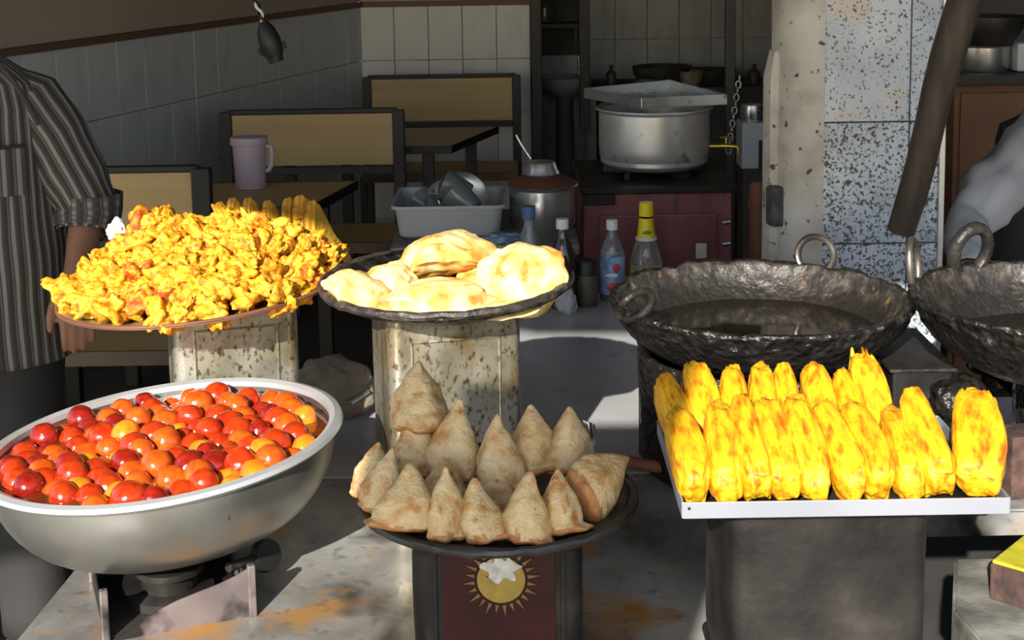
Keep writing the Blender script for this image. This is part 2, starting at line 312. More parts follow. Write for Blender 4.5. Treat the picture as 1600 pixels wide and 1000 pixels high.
def shirt_mat(name, du, dv):
    m = bpy.data.materials.new(name); m.use_nodes = True; t = m.node_tree; N = t.nodes; K = t.links; p = N['Principled BSDF']
    uv = N.new('ShaderNodeUVMap'); sx = N.new('ShaderNodeSeparateXYZ'); K.new(uv.outputs[0], sx.inputs[0])
    def stripe(out, f, th):
        a = N.new('ShaderNodeMath'); a.operation = 'MULTIPLY'; a.inputs[1].default_value = f; K.new(out, a.inputs[0])
        b = N.new('ShaderNodeMath'); b.operation = 'SINE'; K.new(a.outputs[0], b.inputs[0])
        c = N.new('ShaderNodeMapRange'); c.inputs['From Min'].default_value = th - 0.35; c.inputs['From Max'].default_value = th + 0.35
        K.new(b.outputs[0], c.inputs['Value']); return c.outputs[0]
    s1 = stripe(sx.outputs[0], du, 0.1); s2 = stripe(sx.outputs[0], du * 2.0, 0.55)
    m1 = N.new('ShaderNodeMix'); m1.data_type = 'RGBA'; m1.inputs['A'].default_value = (0.035, 0.031, 0.028, 1); m1.inputs['B'].default_value = (0.22, 0.21, 0.19, 1); K.new(s1, m1.inputs['Factor'])
    m2 = N.new('ShaderNodeMix'); m2.data_type = 'RGBA'; m2.inputs['B'].default_value = (0.065, 0.05, 0.05, 1); K.new(s2, m2.inputs['Factor']); K.new(m1.outputs['Result'], m2.inputs['A'])
    out = m2.outputs['Result']
    if dv:
        s3 = stripe(sx.outputs[1], dv, 0.1); m3 = N.new('ShaderNodeMix'); m3.data_type = 'RGBA'; m3.inputs['B'].default_value = (0.06, 0.055, 0.05, 1)
        mu = N.new('ShaderNodeMath'); mu.operation = 'MULTIPLY'; mu.inputs[1].default_value = 0.6; K.new(s3, mu.inputs[0])
        K.new(mu.outputs[0], m3.inputs['Factor']); K.new(out, m3.inputs['A']); out = m3.outputs['Result']
    K.new(out, p.inputs['Base Color']); p.inputs['Roughness'].default_value = 0.9
    return m
M['shirt'] = shirt_mat('striped_shirt', 2 * math.pi * 44, 0)
M['sleeve'] = shirt_mat('striped_sleeve', 2 * math.pi * 17, 0)
M['cuff'] = shirt_mat('checked_cuff', 2 * math.pi * 13, 2 * math.pi * 4)

# ------------------------------------------------------------------ the setting
CT = 0.62                                  # height of the counter top
struct(B().box((0, 6.0, -0.05), (9, 8.0, 0.1)).build('floor', M['floor']))
struct(B().box((0, -14, -0.06), (60, 32.0, 0.1)).build('street', M['street']))
struct(B().box((0, 7.2, 2.85), (9, 6.4, 0.1)).build('ceiling', M['ceiling']))
# back wall of the seating room
BY = 8.0
cornr = W3(563, 60, BY).x; doorx = W3(829, 60, BY).x
ztile = W3(690, 9, BY).z
wb = struct(B().box(((cornr + doorx) / 2, BY + 0.06, 1.4), (doorx - cornr, 0.1, 2.8)).build('wall_back', M['grout']))
tileme = B().box((0, 0, 0), (0.1945, 0.012, 0.2945), bevel=0.0025).mesh('tile', M['tile'])
def tiles(parent, p0, du, nrm, ztop, ncol, nrow, tw=0.197, th=0.297, me=tileme, w0=0.0):
    rz = math.atan2(du.y, du.x)
    for c in range(ncol):
        for r in range(nrow):
            q = p0 + du * (w0 + (c + 0.5) * tw) + nrm * (0.004 + random.uniform(-.0006, .0006))
            link('tile', me, parent, (q.x, q.y, ztop - (r + 0.5) * th), (0, 0, rz))
tw = (doorx - cornr) / 5.0
tile5 = B().box((0, 0, 0), (tw - 0.003, 0.012, 0.2945), bevel=0.0025).mesh('tile', M['tile'])
tiles(wb, Vector((cornr, BY, 0)), Vector((1, 0, 0)), Vector((0, -1, 0)), ztile, 5, 4, tw=tw, me=tile5)
B().box(((cornr + doorx) / 2, BY - 0.004, ztile + 0.78), (doorx - cornr, 0.03, 1.5)).build('painted_band', M['beige'], wb)
B().box(((cornr + doorx) / 2, BY - 0.022, ztile + 0.014), (doorx - cornr, 0.016, 0.028)).build('border_strip', M['border'], wb)
# left wall, running from the corner towards the street
LD = Vector((-math.sin(R(18.5)), -math.cos(R(18.5)), 0)); LN = Vector((LD.y * -1, LD.x, 0)) * 1.0
LN = Vector((math.cos(R(18.5)), -math.sin(R(18.5)), 0))
P0 = Vector((cornr, BY, 0)); LEN = 4.6; rzl = math.atan2(LD.y, LD.x)
mid = P0 + LD * LEN / 2
wlft = struct(B().box((0, 0, 0), (LEN, 0.1, 2.8)).build('wall_left', M['grout']))
wlft.location = (mid - LN * 0.06).to_tuple()[:2] + (1.4,); wlft.rotation_euler = (0, 0, rzl)
inv = Matrix.Translation(wlft.location) @ Matrix.Rotation(rzl, 4, 'Z'); inv = inv.inverted()
for c in range(21):
    for r in range(4):
        q = P0 + LD * ((c + 0.5) * 0.197) + LN * (0.004 + random.uniform(-.0006, .0006)); q.z = ztile - (r + 0.5) * 0.297
        link('tile', tileme, wlft, inv @ q)
q = P0 + LD * LEN / 2 + LN * 0.002; q.z = ztile + 0.78
o = B().box((0, 0, 0), (LEN, 0.03, 1.5)).build('painted_band', M['beige'], wlft, inv @ q)
q = P0 + LD * LEN / 2 + LN * 0.02; q.z = ztile + 0.014
o = B().box((0, 0, 0), (LEN, 0.016, 0.028)).build('border_strip', M['border'], wlft, inv @ q)
# window at the upper left
def on_left(u, v):                        # where the pixel's ray meets the left wall
    r = ray(u, v); o0 = Vector((0, 0, CAMZ)); n = LN
    return o0 + r * ((P0 - o0).dot(n) / r.dot(n))
pw = on_left(24, 78); 
win = struct(bpy.data.objects.new('window_1', None)); C.objects.link(win); win.location = pw; win.rotation_euler = (0, 0, rzl)
B().box((0.05, -0.03, 0.45), (0.05, 0.08, 0.9), bevel=0.004).box((0.5, -0.03, 0.025), (0.95, 0.08, 0.05), bevel=0.004).build('window_frame', M['tub'], win)
B().box((0.55, -0.005, 0.48), (0.9, 0.02, 0.86)).build('pane', M['vest'], win)
for k in range(3): B().tube([(0.2 + k * 0.16, -0.035, 0.05), (0.2 + k * 0.16, -0.035, 0.9)], 0.008).build('bar', M['darkiron'], win)
# kitchen behind
KY = 9.0
kx0 = W3(842, 60, KY).x - 0.3; kz = W3(1000, 61, KY).z
wk = struct(B().box((kx0 + 1.6, KY + 0.06, 1.4), (3.4, 0.1, 2.8)).build('wall_rear', M['grout']))
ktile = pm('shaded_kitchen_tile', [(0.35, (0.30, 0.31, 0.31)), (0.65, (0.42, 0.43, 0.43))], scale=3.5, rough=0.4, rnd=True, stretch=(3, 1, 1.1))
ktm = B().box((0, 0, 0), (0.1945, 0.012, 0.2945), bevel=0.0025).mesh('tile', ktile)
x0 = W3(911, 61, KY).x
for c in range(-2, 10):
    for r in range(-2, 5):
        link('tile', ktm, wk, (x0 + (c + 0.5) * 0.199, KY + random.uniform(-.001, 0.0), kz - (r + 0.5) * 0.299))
struct(B().box((doorx + 0.02, 8.5, 1.4), (0.05, 1.05, 2.8)).build('wall_passage', M['darkwall']))
struct(B().box((2.6, 5.6, 1.4), (0.1, 7.0, 2.8)).build('wall_right', M['darkwall']))
struct(B().box((2.3, 5.75, 1.4), (1.9, 0.1, 2.8)).build('wall_partition', M['darkwall']))
# black door frame beside the tiled wall
struct(B().box((doorx + 0.03, BY - 0.03, 1.3), (0.06, 0.14, 2.6), bevel=0.006).build('trim_1', M['blackframe']))

# pillar
PYY = 3.45
pl = struct(bpy.data.objects.new('pillar', None)); C.objects.link(pl)
pxl = W3(1285, 200, PYY).x; pxr = W3(1474, 300, PYY).x; pxc = W3(1222, 200, PYY).x
pl.location = ((pxl + pxr) / 2, PYY + 0.2, 0)
hw = (pxr - pxl) / 2
B().box((0, 0.02, 1.35), (hw * 2 - 0.012, 0.36, 2.7)).build('core', M['plaster'], pl)
b = B(); rings = []
nn = 24
cw = pxl - pxc
for k in range(nn + 1):                    # plaster nib at the left, rounded and chipped
    z = 0.3 + 2.4 * k / nn
    j = 0.006 * noise.noise(Vector((0, 0, z * 9)))
    rings.append([Vector((-hw - cw - j, -0.10, z)), Vector((-hw - cw * 0.8, -0.165 + j, z)), Vector((-hw - cw * 0.45, -0.19, z)), Vector((-hw + 0.005, -0.195, z)), Vector((-hw + 0.005, -0.05, z)), Vector((-hw - cw, -0.05, z))])
b.loft(rings); b.build('plaster_nib', M['plaster'], pl)
zt = W3(1205, 85, PYY).z
b = B(); rings = []
for k in range(17):
    z = 0.3 + (zt - 0.3) * k / 16; j = 0.005 * noise.noise(Vector((3, 0, z * 14)))
    w = 0.022 if k < 16 else 0.006
    rings.append([Vector((-hw - cw - w + j, -0.09, z)), Vector((-hw - cw - w * 0.6, -0.115 + j, z)), Vector((-hw - cw + 0.012, -0.12, z)), Vector((-hw - cw + 0.012, -0.06, z)), Vector((-hw - cw - w, -0.06, z))])
b.loft(rings); b.build('broken_edge', M['plaster'], pl)
zs = W3(1340, 192, PYY).z; xs = W3(1425, 100, PYY).x - pl.location.x
for (xa, xb) in ((-hw, xs), (xs, hw)):
    for r in range(-3, 4):
        za = zs + 0.3 * (r - 1); zb = za + 0.3
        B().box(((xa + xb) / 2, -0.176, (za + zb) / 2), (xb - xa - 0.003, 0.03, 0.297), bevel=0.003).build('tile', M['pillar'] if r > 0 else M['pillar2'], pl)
B().box((hw - 0.004, -0.19, 1.35), (0.014, 0.02, 2.6), bevel=0.002).build('edge_strip', M['steel'], pl)
zz = W3(1222, 330, PYY).z
b = B(); b.tube([(-hw - cw - 0.028, -0.115, zz - 0.05), (-hw - cw + 0.012, -0.125, zz - 0.02), (-hw - cw + 0.012, -0.125, zz + 0.05)], 0.014); 
b.bm.free()
B().box((-hw - cw * 0.95, -0.13, zz), (0.05, 0.045, 0.1), rot=Euler((0, 0, 0.3)), bevel=0.01).build('soot_notch', M['soot'], pl)

# canvas awning over the front of the stall: its front edge draws the line between sun and shade on the counter
def up_sun(x, y, z, ztop): p = Vector((x, y, z)); return p - L * ((ztop - z) / -L.z) * -1 if False else p + (-L) * ((ztop - z) / (-L.z))
edge = [(-2.4, 2.2), (-1.08, 2.5), (-0.80, 3.2), (-0.56, 4.05), (-0.32, 3.9), (-0.12, 3.80), (0.05, 3.69), (0.35, 3.67), (0.8, 3.78), (1.5, 3.8), (2.6, 3.8)]
AZ = 2.45
e3 = [up_sun(x, y, CT, AZ) for x, y in edge]
b = B(); rings = []
for k in range(9):
    t = k / 8
    rings.append([Vector((p.x + t * 0.75, p.y + (4.25 - p.y) * t, AZ + 0.45 * t + (0.03 * math.sin(p.x * 5) * math.sin(math.pi * t)))) for p in e3])
top = [[v + Vector((0, 0, 0.012)) for v in r] for r in rings]
b.loft(rings, close=False, cap0=False, cap1=False); b.loft(top, close=False, cap0=False, cap1=False)
aw = thing('canvas_awning', 'pale canvas awning stretched above the front of the food stall', 'awning')
b.build('canvas', M['tarp'], aw)
for (x, y) in ((-2.6, 0.5), (2.3, 1.0)): B().tube([(x, y, 0), (x, y, AZ + 0.05)], 0.03).build('pole', M['wood'], aw)
# unseen plate on a post, added behind the viewer to shade the samosas
rs = thing('samosa_shade_plate', 'unseen plain plate on a post, added behind the viewer for shade', 'shade_caster', (-0.68, -0.5, 0))
B().tube([(0, 0.03, 0), (0, 0.03, 2.36)], 0.022, 14).build('post', M['darkiron'], rs)
B().box((-0.025, 0, 2.085), (0.48, 0.012, 0.60), bevel=0.004).build('plate', M['enamel'], rs)

# ------------------------------------------------------------------ counter
def poly_slab(name, poly, z0, z1, m, bev=0.006): return B().prism(poly, z0, z1, bev)
ctr = thing('stone_counter', 'wide grey stained stone counter carrying the pans and tins', 'counter')
poly = [(-0.79, 1.70), (0.55, 1.70), (0.55, 2.50), (1.36, 2.50), (1.36, 2.70), (-0.725, 2.70)]
poly2 = [(-0.722, 2.703), (1.36, 2.703), (1.36, 3.12), (0.62, 3.12), (0.62, 4.1), (-0.28, 4.1), (-0.28, 3.34), (-0.715, 3.34)]
B().prism(poly2, CT - 0.05, CT, 0.003).build('rear_top', M['marble'], ctr)
B().prism(poly, CT - 0.05, CT, 0.005).build('top', M['counter'], ctr)
B().box((0.96, 3.09, 0.28), (0.78, 0.03, 0.57)).build('dark_backing', M['counterside'], ctr)  # added dark sheet that keeps the gap under the counter black
for lx in (0.72, 1.28): B().box((lx, 3.05, 0.28), (0.06, 0.06, 0.57)).build('leg', M['counterside'], ctr)
B().box((-0.05, 2.55, 0.28), (1.2, 1.5, 0.57)).build('base', M['counterside'], ctr)
B().box((0.165, 3.7, 0.28), (0.85, 0.75, 0.57)).build('base', M['counterside'], ctr)
sl = thing('stone_slab', 'rough grey stone slab in the near right corner', 'slab')
B().prism([(0.705, 1.9), (0.688, 2.02), (0.672, 2.12), (0.73, 2.30), (1.5, 2.30), (1.5, 1.6), (0.76, 1.6)], CT - 0.06, CT, 0.006).build('top', M['slab'], sl)
B().box((1.1, 2.0, 0.27), (0.7, 0.7, 0.56)).build('base', M['counterside'], sl)

# ------------------------------------------------------------------ tins
def tin(name, label, loc, rz, w, h, mat, bead=True):
    t = thing(name, label, 'tin', loc, (0, 0, rz))
    hw = w / 2; b = B(); rings = []
    for k in range(25):
        z = h * k / 24; o = 0.0
        if k in (0, 24): o = 0.002
        if k in (1, 23): o = -0.001
        ring = rr(hw + o, hw + o, 0.022, z)
        rings.append([p + Vector((p.x, p.y, 0)).normalized() * (0.0035 * noise.noise(Vector((p.x * 9 + loc[0] * 50, p.y * 9, p.z * 9)))) for p in ring])
    b.loft(rings); b.build('body', mat, t)
    for z in (0.004, h - 0.004):
        B().tube(rr(hw + 0.001, hw + 0.001, 0.022, z), 0.004, 8, closed=True).build('rim', mat, t)
    if bead:
        for s, ax in ((-1, 'y'), (1, 'x')):
            q = [(-0.66, 0.10), (0.66, 0.10), (0.66, 0.88), (-0.66, 0.88)]
            pts = []
            for a, c in q:
                pts.append(Vector((a * hw, s * (hw + 0.0005), c * h)) if ax == 'y' else Vector((s * (hw + 0.0005), a * hw, c * h)))
            fine = []
            for i in range(4):
                for k in range(8): fine.append(pts[i].lerp(pts[(i + 1) % 4], k / 8))
            B().tube(fine, 0.0028, 6, closed=True).build('embossed_bead', mat, t)
    return t

# samosa tin with a worn printed sun
SD = 2.0
sx = W3(776, 850, 1.87).x
tS = tin('oil_tin', 'dark maroon square tin with worn golden sun print under the samosas', (sx, SD, CT), 0.0, 0.236, 0.222, M['sootshadetin'], bead=False)
hS = 0.118
B().box((0.002, -hS - 0.0012, 0.112), (0.155, 0.004, 0.205), bevel=0.001).build('maroon_panel', M['maroontin'], tS)
for s in (-1, 1): B().box((0.002 + s * 0.088, -hS - 0.002, 0.11), (0.006, 0.005, 0.21), bevel=0.0015).build('ridge', M['sootshadetin'], tS)
pe = W3(783, 905, 1.879); ex, ez = pe.x - sx, pe.z - CT
em = B().lathe([(0.0001, 0), (0.033, 0), (0.033, 0.003), (0.0001, 0.003)], 40).build('sun_disc', M['goldprint'], tS, (ex, -hS - 0.003, ez)); em.rotation_euler = (R(90), 0, 0)
b = B()
for k in range(24):
    a = 2 * math.pi * k / 24 + 0.1; l = 0.012 if k % 2 else 0.017
    p = [Vector((math.cos(a + d) * r, math.sin(a + d) * r, 0)) for d, r in ((-0.07, 0.037), (0.07, 0.037), (0, 0.037 + l))]
    b.prism([(q.x, q.y) for q in p], 0, 0.0025)
o = b.build('sun_rays', M['goldworn'], tS, (ex, -hS - 0.003, ez)); o.rotation_euler = (R(90), 0, 0)
b = B(); pts = [(0.030 * math.cos(a) * (0.8 + 0.25 * math.sin(a * 5)), 0.017 * math.sin(a) * (1 + 0.3 * math.cos(a * 7))) for a in [2 * math.pi * k / 36 for k in range(36)]]
b.prism(pts, 0, 0.0014); o = b.build('worn_patch', M['scratch'], tS, (ex, -hS - 0.006, ez + 0.016)); o.rotation_euler = (R(90), 0, 0)

KD = 2.55
kc = W3(698, 450, KD)
tin('oil_tin', 'rust flecked silver tin under the plate of puffed breads', (kc.x - 0.008, KD + 0.02, CT), R(13), 0.236, kc.z - CT - 0.022, M['tin'])
PD = 2.75
pc = W3(318, 440, PD)
ptc = W3(341, 520, 2.66)
tin('oil_tin', 'dull silver tin under the round tray of pakoras', (ptc.x, PD + 0.03, CT), R(16), 0.236, pc.z - CT - 0.028, M['tin'])
BD = 1.95
bx = W3(1297, 830, 1.82).x
tB = tin('oil_tin', 'soot blackened square tin under the tray of yellow bread pakoras', (bx, 1.82 + 0.13, CT), 0.0, 0.264, 0.298, M['sootshadetin'], bead=False)
BZ = CT + 0.299

# ------------------------------------------------------------------ round plates
def flat_pan(name, label, loc, rot, r, rise, mat, rim, thick=0.010, lumps=0.0):
    t = thing(name, label, 'pan', loc, rot)
    prof = [(0.0001, 0), (r * 0.55, 0.0), (r * 0.80, rise * 0.30), (r * 0.95, rise * 0.8), (r, rise), (r * 1.0, rise + thick * 0.5), (r * 0.975, rise + thick), (r * 0.92, rise * 0.75 + thick), (r * 0.78, rise * 0.3 + thick), (r * 0.5, thick), (0.0001, thick)]
    fn = (lambda p: p + Vector((p.x, p.y, 0)).normalized() * lumps * nz(p, 28, 1) + Vector((0, 0, lumps * 0.6 * nz(p, 35, 5)))) if lumps else None
    b = B(); b.lathe(prof, 72, fn=fn); b.build('dish', mat, t)
    ring = []
    for i in range(72):
        a = 2 * math.pi * i / 72; p = Vector((r * 0.992 * math.cos(a), r * 0.992 * math.sin(a), rise + thick * 0.6))
        ring.append(p)
    b = B(); b.tube(ring, thick * 0.62, 8, closed=True)
    for v in b.bm.verts: v.co += Vector((nz(v.co, 45, 2), nz(v.co, 45, 3), nz(v.co, 45, 4))) * lumps * 0.9
    b.build('rolled_rim', rim, t)
    return t
sp = W3(778, 772, SD)
flat_pan('samosa_pan', 'black iron griddle pan piled with samosas on the maroon tin', (sp.x, SD, CT + 0.223), (0, 0, 0), 0.199, 0.016, M['panblack'], M['panblack'], 0.011, 0.003)
PZ = CT + 0.223 + 0.012
flat_pan('bread_pan', 'black crusted iron pan holding the puffed breads', (kc.x, KD, kc.z - 0.022), (R(2), R(-1), 0), 199 * KD / F, 0.030, M['crust'], M['rimcrust'], 0.014, 0.004)
tray = flat_pan('pakora_tray', 'wide shallow metal tray heaped with pakoras, tilted to the left', (pc.x, PD, pc.z - 0.028), (R(1), R(-4.5), 0), 0.277, 0.018, M['alu'], M['rust'], 0.006, 0.0)

# ------------------------------------------------------------------ gulab jamun bowl on a gas stove
GD = 2.3
gc = W3(255, 685, GD)
gz = gc.z + 0.004; gr = 0.294
gtilt = (R(0.5), R(-4.5), 0)
bowl = thing('syrup_bowl', 'large tilted aluminium bowl full of gulab jamuns in syrup', 'bowl', (gc.x, GD, gz), gtilt)
H = 0.165
prof = [(0.0001, -H), (0.10, -H), (0.14, -H + 0.008)]
for k in range(1, 13):
    a = k / 12 * math.pi / 2; prof.append((0.14 + (gr - 0.152) * math.sin(a) ** 0.9, -H + 0.008 + (H - 0.014) * (1 - math.cos(a))))
outer = prof + [(gr - 0.012, -0.003)]
inner = [(max(r - 0.006, 0.0001), z + 0.005) for r, z in reversed(prof)]
B().lathe(outer + inner, 96).build('bowl_wall', M['alu'], bowl)
rp = [(gr - 0.020, -0.010), (gr - 0.019, -0.001), (gr - 0.010, 0.003), (gr, 0.000), (gr + 0.003, -0.006), (gr - 0.002, -0.011), (gr - 0.012, -0.012), (gr - 0.020, -0.010)]
B().lathe(rp, 96, cap0=False, cap1=False).build('rolled_rim', M['alurim'], bowl)
LV = -0.022
sy = B().lathe([(0.0001, -0.03), (gr - 0.05, -0.03), (gr - 0.0185, -0.004), (gr - 0.022, 0.0), (0.0001, 0.0)], 72).build('sugar_syrup', M['syrup'])
sy.location = (gc.x, GD, gz + LV + 0.004); sy.rotation_euler = (R(0.5), R(-3.8), 0)
tag(sy, 'dark amber sugar syrup between the gulab jamuns in the aluminium bowl', 'syrup', kind='stuff')
jm = []
for k in range(4):
    for v in range(3):
        b = B(); b.ell((0, 0, 0), (1, 1, 0.93), sub=3, fn=lambda c, s=k * 3 + v: c * (1 + 0.07 * nz(c, 1.6, s * 3.1) + 0.02 * nz(c, 5, s)))
        jm.append(b.mesh('gulab_jamun', M['jamun%d' % k]))
JL = ['dark red glossy gulab jamun floating in the syrup bowl', 'red orange glossy gulab jamun floating in the syrup bowl', 'bright orange gulab jamun floating in the syrup bowl', 'golden yellow gulab jamun floating in the syrup bowl']
JG = ['dark red gulab jamuns', 'red orange gulab jamuns', 'bright orange gulab jamuns', 'golden gulab jamuns']
rotm = Euler((R(0.5), R(-4.0), 0)).to_matrix()
sp_ = 0.0445; rows = 14; cnt = 0
for j in range(-7, 8):
    for i in range(-8, 9):
        x = (i + 0.5 * (j % 2)) * sp_; y = j * sp_ * 0.86
        x += random.uniform(-.006, .006); y += random.uniform(-.006, .006)
        r = math.hypot(x, y)
        if r > gr - 0.046: continue
        rad = random.choice((0.0225, 0.0245, 0.026, 0.028)) * random.uniform(0.96, 1.04)
        z = random.uniform(-0.012, 0.010) + 0.010 * (1 - r / gr) * random.random()
        red = 0.32 + 0.35 * ((y > 0.10) or x < -0.2)
        k = random.choices([0, 1, 2, 3], [red, 0.9, 0.8, 0.16])[0]
        if abs(x - 0.155) < 0.022 and abs(y + 0.0) < 0.02: k = 3
        o = link('gulab_jamun', jm[k * 3 + random.randrange(3)], None, Vector((gc.x, GD, gz + LV)) + rotm @ Vector((x, y, z)), (random.random() * 6, random.random() * 6, random.random() * 6), (rad,) * 3)
        tag(o, JL[k], 'gulab jamun', JG[k]); cnt += 1
# stove
sr = WZ(395, 962, CT); slp = WZ(166, 1004, CT)
ang = math.atan2(sr.y - slp.y, sr.x - slp.x); sw = (sr - slp).length; shh = 0.084
stv = thing('gas_stove', 'low sheet steel gas stove under the aluminium bowl', 'stove', slp, (0, 0, ang))
def arch_panel(w, h, t=0.0025, sag=0.045):          # sheet with a curved dip along its top edge
    poly = [(0, 0), (w, 0), (w, h)]
    n = 14
    for k in range(n + 1):
        u = 1 - k / n; x = 0.03 * w + u * 0.94 * w
        poly.append((x, h - sag * (math.sin(math.pi * u) ** 0.8)))
    poly.append((0, h)); return poly
def panel(poly, mat, loc, rz, name='side_panel'):
    b = B(); b.prism(poly, -0.00125, 0.00125); o = b.build(name, mat, stv, loc); o.rotation_euler = (R(90), 0, rz); return o
cut = [(0, 0), (sw, 0), (sw, shh * 0.97), (sw * 0.9, shh * 0.84), (sw * 0.78, shh * 0.74), (sw * 0.62, shh * 0.64), (sw * 0.48, shh * 0.55), (sw * 0.34, shh * 0.42), (sw * 0.22, shh * 0.26), (sw * 0.12, shh * 0.10), (sw * 0.03, shh * 0.03)]
panel(cut, M['pinksteel'], (0, 0, 0), 0, 'front_panel')
panel(arch_panel(sw, shh), M['pinksteel'], (0, sw, 0), 0)
panel(arch_panel(sw, shh), M['sootshadetin'], (0, 0, 0), R(90))  # left side: its shade is put into the black colour
panel(arch_panel(sw, shh), M['pinksteel'], (sw, 0, 0), R(90))
for (x, y) in ((0, 0), (sw, 0), (0, sw), (sw, sw)): B().box((x, y, shh / 2), (0.012, 0.012, shh), bevel=0.002).build('corner_post', M['pinksteel'], stv)
B().lathe([(0.07, 0), (0.07, 0.02), (0.045, 0.024), (0.045, 0.045), (0.055, 0.05), (0.055, 0.06), (0.0001, 0.062)], 32, c=(sw / 2, sw / 2, 0)).build('burner', M['sootshadetin'], stv)
B().box((sw / 2, sw / 2, 0.003), (sw - 0.01, sw - 0.01, 0.006)).build('floor_plate', M['sootshadetin'], stv)
kp = W3(415, 868, 2.26)
kn = stv.matrix_basis
inv = (Matrix.Translation(slp) @ Matrix.Rotation(ang, 4, 'Z')).inverted()
kl = inv @ kp
B().tube([(sw * 0.9, sw * 0.35, 0.05), kl + Vector((-0.01, 0, 0))], 0.008).build('gas_pipe', M['darkiron'], stv)
b = B(); b.lathe([(0.0001, -0.012), (0.024, -0.012), (0.027, -0.006), (0.026, 0.01), (0.0001, 0.012)], 28); o = b.build('knob', M['blackknob'], stv, kl); o.rotation_euler = (R(70), 0, R(35))

# ------------------------------------------------------------------ pakoras
pkm = []
for k in range(9):
    b = B(); s = k * 5.3 + 1
    def fn(c, s=s):
        n1 = nz(c, 1.35, s); n2 = nz(c, 2.9, s + 3); n3 = nz(c, 6.0, s + 9)
        return c * max(0.25, 0.78 + 0.95 * n1 + 0.60 * abs(n2) + 0.16 * n3)
    b.ell((0, 0, 0), (1, 0.72, 0.62), sub=4, fn=fn); pkm.append(b.mesh('pakora', M['redbit'] if k == 8 else M['pakora']))
trm = (Matrix.Translation(tray.location) @ Euler(tray.rotation_euler).to_matrix().to_4x4())
def heap(x, y):
    r = math.hypot(x, y) / 0.262
    base = 0.088 * max(0, 1 - r ** 2.2)
    return base + 0.050 * math.exp(-(((x + 0.075) / 0.05) ** 2 + ((y - 0.03) / 0.08) ** 2)) + 0.022 * math.exp(-(((x - 0.06) / 0.09) ** 2 + ((y - 0.05) / 0.08) ** 2)) + 0.03 * math.exp(-(((x - 0.215) / 0.03) ** 2 + ((y - 0.03) / 0.05) ** 2)) + 0.018 * math.exp(-(((x - 0.14) / 0.05) ** 2 + ((y - 0.0) / 0.06) ** 2))
def put_pakora(x, y, z, sc):
    k = 8 if random.random() < 0.045 else random.randrange(8)
    o = link('pakora', pkm[k], None, trm @ Vector((x, y, z)), (random.uniform(-.9, .9), random.uniform(-.9, .9), random.random() * 6.28), (sc, sc, sc))
    if k == 8: tag(o, 'reddish browned pakora in the heap on the round tray', 'pakora', 'reddish pakoras')
    else: tag(o, 'knobbly golden yellow pakora in the heap on the round tray', 'pakora', 'golden pakoras on the round tray')
for layer, spc in ((1, 0.039), (0, 0.055)):
    n = int(0.27 / spc) + 1
    for j in range(-n - 2, n + 3):
        for i in range(-n - 1, n + 2):
            x = (i + 0.5 * (j % 2)) * spc + random.uniform(-.008, .008); y = j * spc * 0.87 + random.uniform(-.008, .008)
            if math.hypot(x, y) > ((0.262 - 0.016 * max(0, -y) / 0.26) if layer else 0.20): continue
            h = heap(x, y)
            if layer: put_pakora(x, y, 0.022 + h + random.uniform(-.006, .010), random.uniform(0.027, 0.040))
            elif h > 0.05: put_pakora(x, y, 0.02 + h * 0.45, 0.036)
# row of thin golden triangle fritters standing at the back of the tray
tb = B(); poly = [(-0.045, -0.06), (0.045, -0.06), (0.012, 0.05), (0, 0.058), (-0.012, 0.05)]
tb.prism(poly, -0.009, 0.009, 0.005); bmesh.ops.subdivide_edges(tb.bm, edges=tb.bm.edges, cuts=3, use_grid_fill=True)
for v in tb.bm.verts: v.co += Vector((nz(v.co, 60, 1), nz(v.co, 60, 2), nz(v.co, 60, 3))) * 0.005
tm = tb.mesh('triangle_fritter', M['triangle'])
for i, (u, v, sc) in enumerate(((345, 318, .85), (365, 312, .9), (390, 312, .9), (419, 316, .85), (452, 312, .95), (472, 308, 1.1), (490, 316, 1.1))):
    sc *= 1.35; p = W3(u, v - 2, 2.93) + Vector((0.012, 0, -0.052 * sc))
    o = link('triangle_fritter', tm, None, p, (R(90 - 6), R(-14), R(48 + 2 * i)), (sc,) * 3)
    tag(o, 'flat golden triangle fritter number %s from the left behind the pakora heap' % ('one two three four five six seven'.split()[i]) if False else
        ['leftmost', 'second from left', 'third from left', 'fourth from left', 'fifth from left', 'tallest middle', 'rightmost'][i].replace('tallest middle', 'second from right') + ' golden triangle fritter standing behind the pakora heap', 'fritter', 'triangle fritters behind the pakoras')

